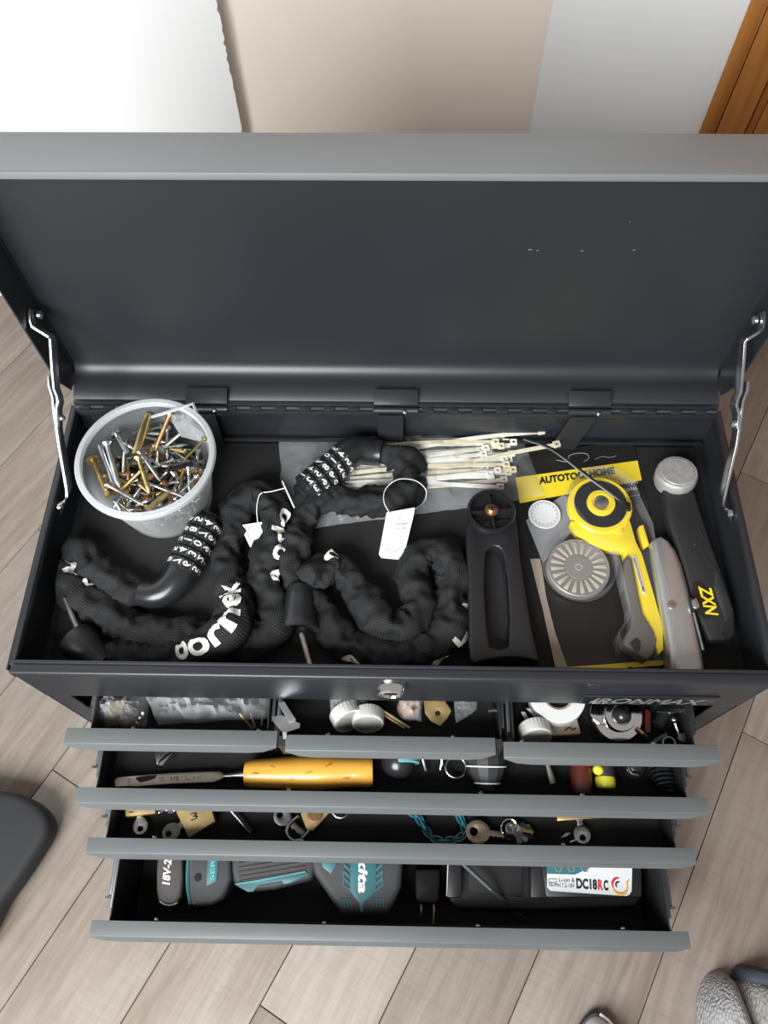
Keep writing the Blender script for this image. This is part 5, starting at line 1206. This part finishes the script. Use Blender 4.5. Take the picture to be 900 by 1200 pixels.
MB().prism([at(x, y, zg-.019) for x, y in ((550, 1005), (612, 1005), (612, 1050), (548, 1050))], t0=0, t1=.0012).build('contact_bay', 'matte_black', cg, bevel=.0005)
MB().tube([at(548, 1047, zg-.0175), at(612, 1052, zg-.0175)], .0007, 6).build('bay_edge', 'dark_steel', cg)
MB().prism([at(x, y, zg-.001) for x, y in ((630, 990), (752, 990), (753, 1052), (640, 1052))], t0=-.02, t1=0).build('control_housing', 'black_plastic', cg, bevel=.003)
lab = MB().prism([at(x, y, zg) for x, y in ((641, 998), (741, 998), (740, 1044), (737, 1049), (733, 1050), (645, 1044), (641, 1040))], t0=-.0004, t1=.0006).build('label_plate', 'paper', cg)
MB().prism([at(x, y, zg) for x, y in ((641, 998), (702, 998), (693, 1016), (674, 1025), (641, 1024))], t0=.0006, t1=.0009).build('green_field', 'teal', lab)
for x_ in (654, 669, 685): MB().ringplate(circ(at(x_, 1017.5, zg), .0040, 22), circ(at(x_, 1017.5, zg), .0026, 22), (0, 0, 1), .0008, .0014).build('indicator_ring', 'pewter', lab)
mb = MB(); put_text(mb, 'DC18', at(675.5, 1041.5, zg+.0007), at(700, 1043, zg+.0007), .0105, (0, 0, 1)); put_text(mb, 'C', at(707.5, 1043.5, zg+.0007), at(713, 1044, zg+.0007), .0105, (0, 0, 1))
put_text(mb, 'li', at(655, 1033.5, zg+.0007), at(673.5, 1034, zg+.0007), .0042, (0, 0, 1)); put_text(mb, 'ni', at(643.5, 1039, zg+.0007), at(673.5, 1040.5, zg+.0007), .0040, (0, 0, 1))
for q in (((643, 1034), (652, 1034)), ((643, 1030), (652, 1030)), ((643, 1030), (643, 1034)), ((652, 1030), (652, 1034))): mb.tube([at(*q[0], zg+.0008), at(*q[1], zg+.0008)], .0003, 4)
mb.build('label_lettering', 'ink', lab, smooth=False)
mb = MB(); put_text(mb, 'R', at(700.8, 1043, zg+.0007), at(706.8, 1043.5, zg+.0007), .0105, (0, 0, 1)); mb.build('red_letter', 'red', lab, smooth=False)
lc = at(725, 1037, zg+.0007); MB().tube(circ(lc, .0068, 18, a0=PI*.45, a1=PI*1.15), [.0006+.0009*math.sin(PI*k/17) for k in range(18)], 6).build('emblem_arc', 'red', lab)
MB().tube(circ(lc+V((.001, -.001, 0)), .0082, 22, a0=PI*1.0, a1=PI*2.15), [.0005+.0012*math.sin(PI*k/21) for k in range(22)], 6).build('emblem_arc', 'orange_print', lab)
MB().tube(circ(lc, .0030, 14, a0=PI*.3, a1=PI*1.3), [.0003+.0007*math.sin(PI*k/13) for k in range(14)], 6).build('emblem_arc', 'ink', lab)
MB().tube([lc+V((.009, .002, 0)), lc+V((.0125, .006, 0))], [.0014, .0003], 6).build('emblem_arc', 'orange_print', lab)
tag(MB().tube([at(540, 1010, zg+.004), at(575, 1042, zg+.002), at(615, 1076, F4+.012)], .0024, 8).build('antenna_rod', 'tool_grey'), 'thin dark rod lying across the charger bay', 'rod')

# ================================================================== AROUND THE CHEST
# dark padded stool corner at the left edge
zs = .045
st = thing('floor_cushion', 'dark charcoal padded floor cushion with rounded corner at the left edge', 'cushion', at(-60, 980, 0))
so = [(-150, 905), (0, 926), (25, 932), (43, 942), (54, 955), (57, 968), (52, 983), (40, 1003), (22, 1030), (0, 1060), (-60, 1140), (-230, 1110)]
Pp = cat_rom([at(x, y, zs) for x, y in so], .02)
MB().prism(Pp, t0=-.036, t1=0).build('seat_pad', 'charcoal', st, bevel=.010, ang=50, seg=4)
cst = sum(Pp, V((0, 0, 0)))/len(Pp)
MB().prism([cst+(p-cst)*.86 for p in Pp], t0=-.0445, t1=-.030).build('cushion_base', 'rubber_dark', st)
# knitted slipper socks at the lower right
def sock(name, pts, h, m, label, navy=None, seed=1):
    r = thing(name, label, 'sock', at(*pts[0], 0))
    P = [p for p in cat_rom([at(x, y, .002) for x, y in pts+[pts[0]]], .006)][:-1]
    MB().dome(P, h, 8, .6, cr=.008, sc=22, seed=seed).build('knit_body', m, r, ang=80)
    for nv in navy or []:
        P2 = [p for p in cat_rom([at(x, y, .003) for x, y in nv+[nv[0]]], .006)][:-1]
        MB().dome(P2, h*.92, 8, .6, cr=.005, sc=22, seed=seed).build('navy_band', 'knit_navy', r, ang=80)
    return r
sock('knit_sock', [(816, 1172), (824, 1148), (838, 1137), (852, 1142), (862, 1165), (872, 1195), (880, 1228), (850, 1250), (826, 1240), (817, 1205)], .050, 'knit_grey', 'light grey knitted sock with navy band at the bottom right', [[(824, 1198), (845, 1190), (868, 1182), (878, 1205), (884, 1240), (850, 1256), (828, 1244)]], 3)
sock('knit_sock', [(856, 1150), (868, 1140), (900, 1146), (960, 1160), (985, 1210), (960, 1260), (900, 1255), (872, 1215), (858, 1178)], .046, 'knit_oat', 'oatmeal knitted sock with navy cuff at the right edge', [[(855, 1146), (862, 1132), (880, 1131), (920, 1142), (975, 1158), (970, 1166), (910, 1158), (872, 1152)]], 6)
shoe = thing('slipper', 'white slipper toe with dark edge at the bottom edge', 'slipper', at(700, 1230, 0))
P = [p for p in cat_rom([at(x, y, .002) for x, y in ((676, 1204), (684, 1192), (695, 1185), (706, 1190), (720, 1204), (738, 1240), (742, 1300), (690, 1310), (668, 1270), (670, 1225))]+[at(676, 1204, .002)], .008)][:-1]
cs = sum(P, V((0, 0, 0)))/len(P)
MB().prism(P, t0=0, t1=.010).build('sole', 'rubber_dark', shoe, bevel=.002)
MB().dome([cs+(p-cs)*.93+V((0, 0, .010)) for p in P], .035, 8, .6).build('upper', 'shoe_white', shoe, ang=80)
MB().tube([at(703, 1188, .014), at(712, 1195, .016), at(722, 1206, .016)], .0018, 6).build('piping', 'print_cream', shoe)
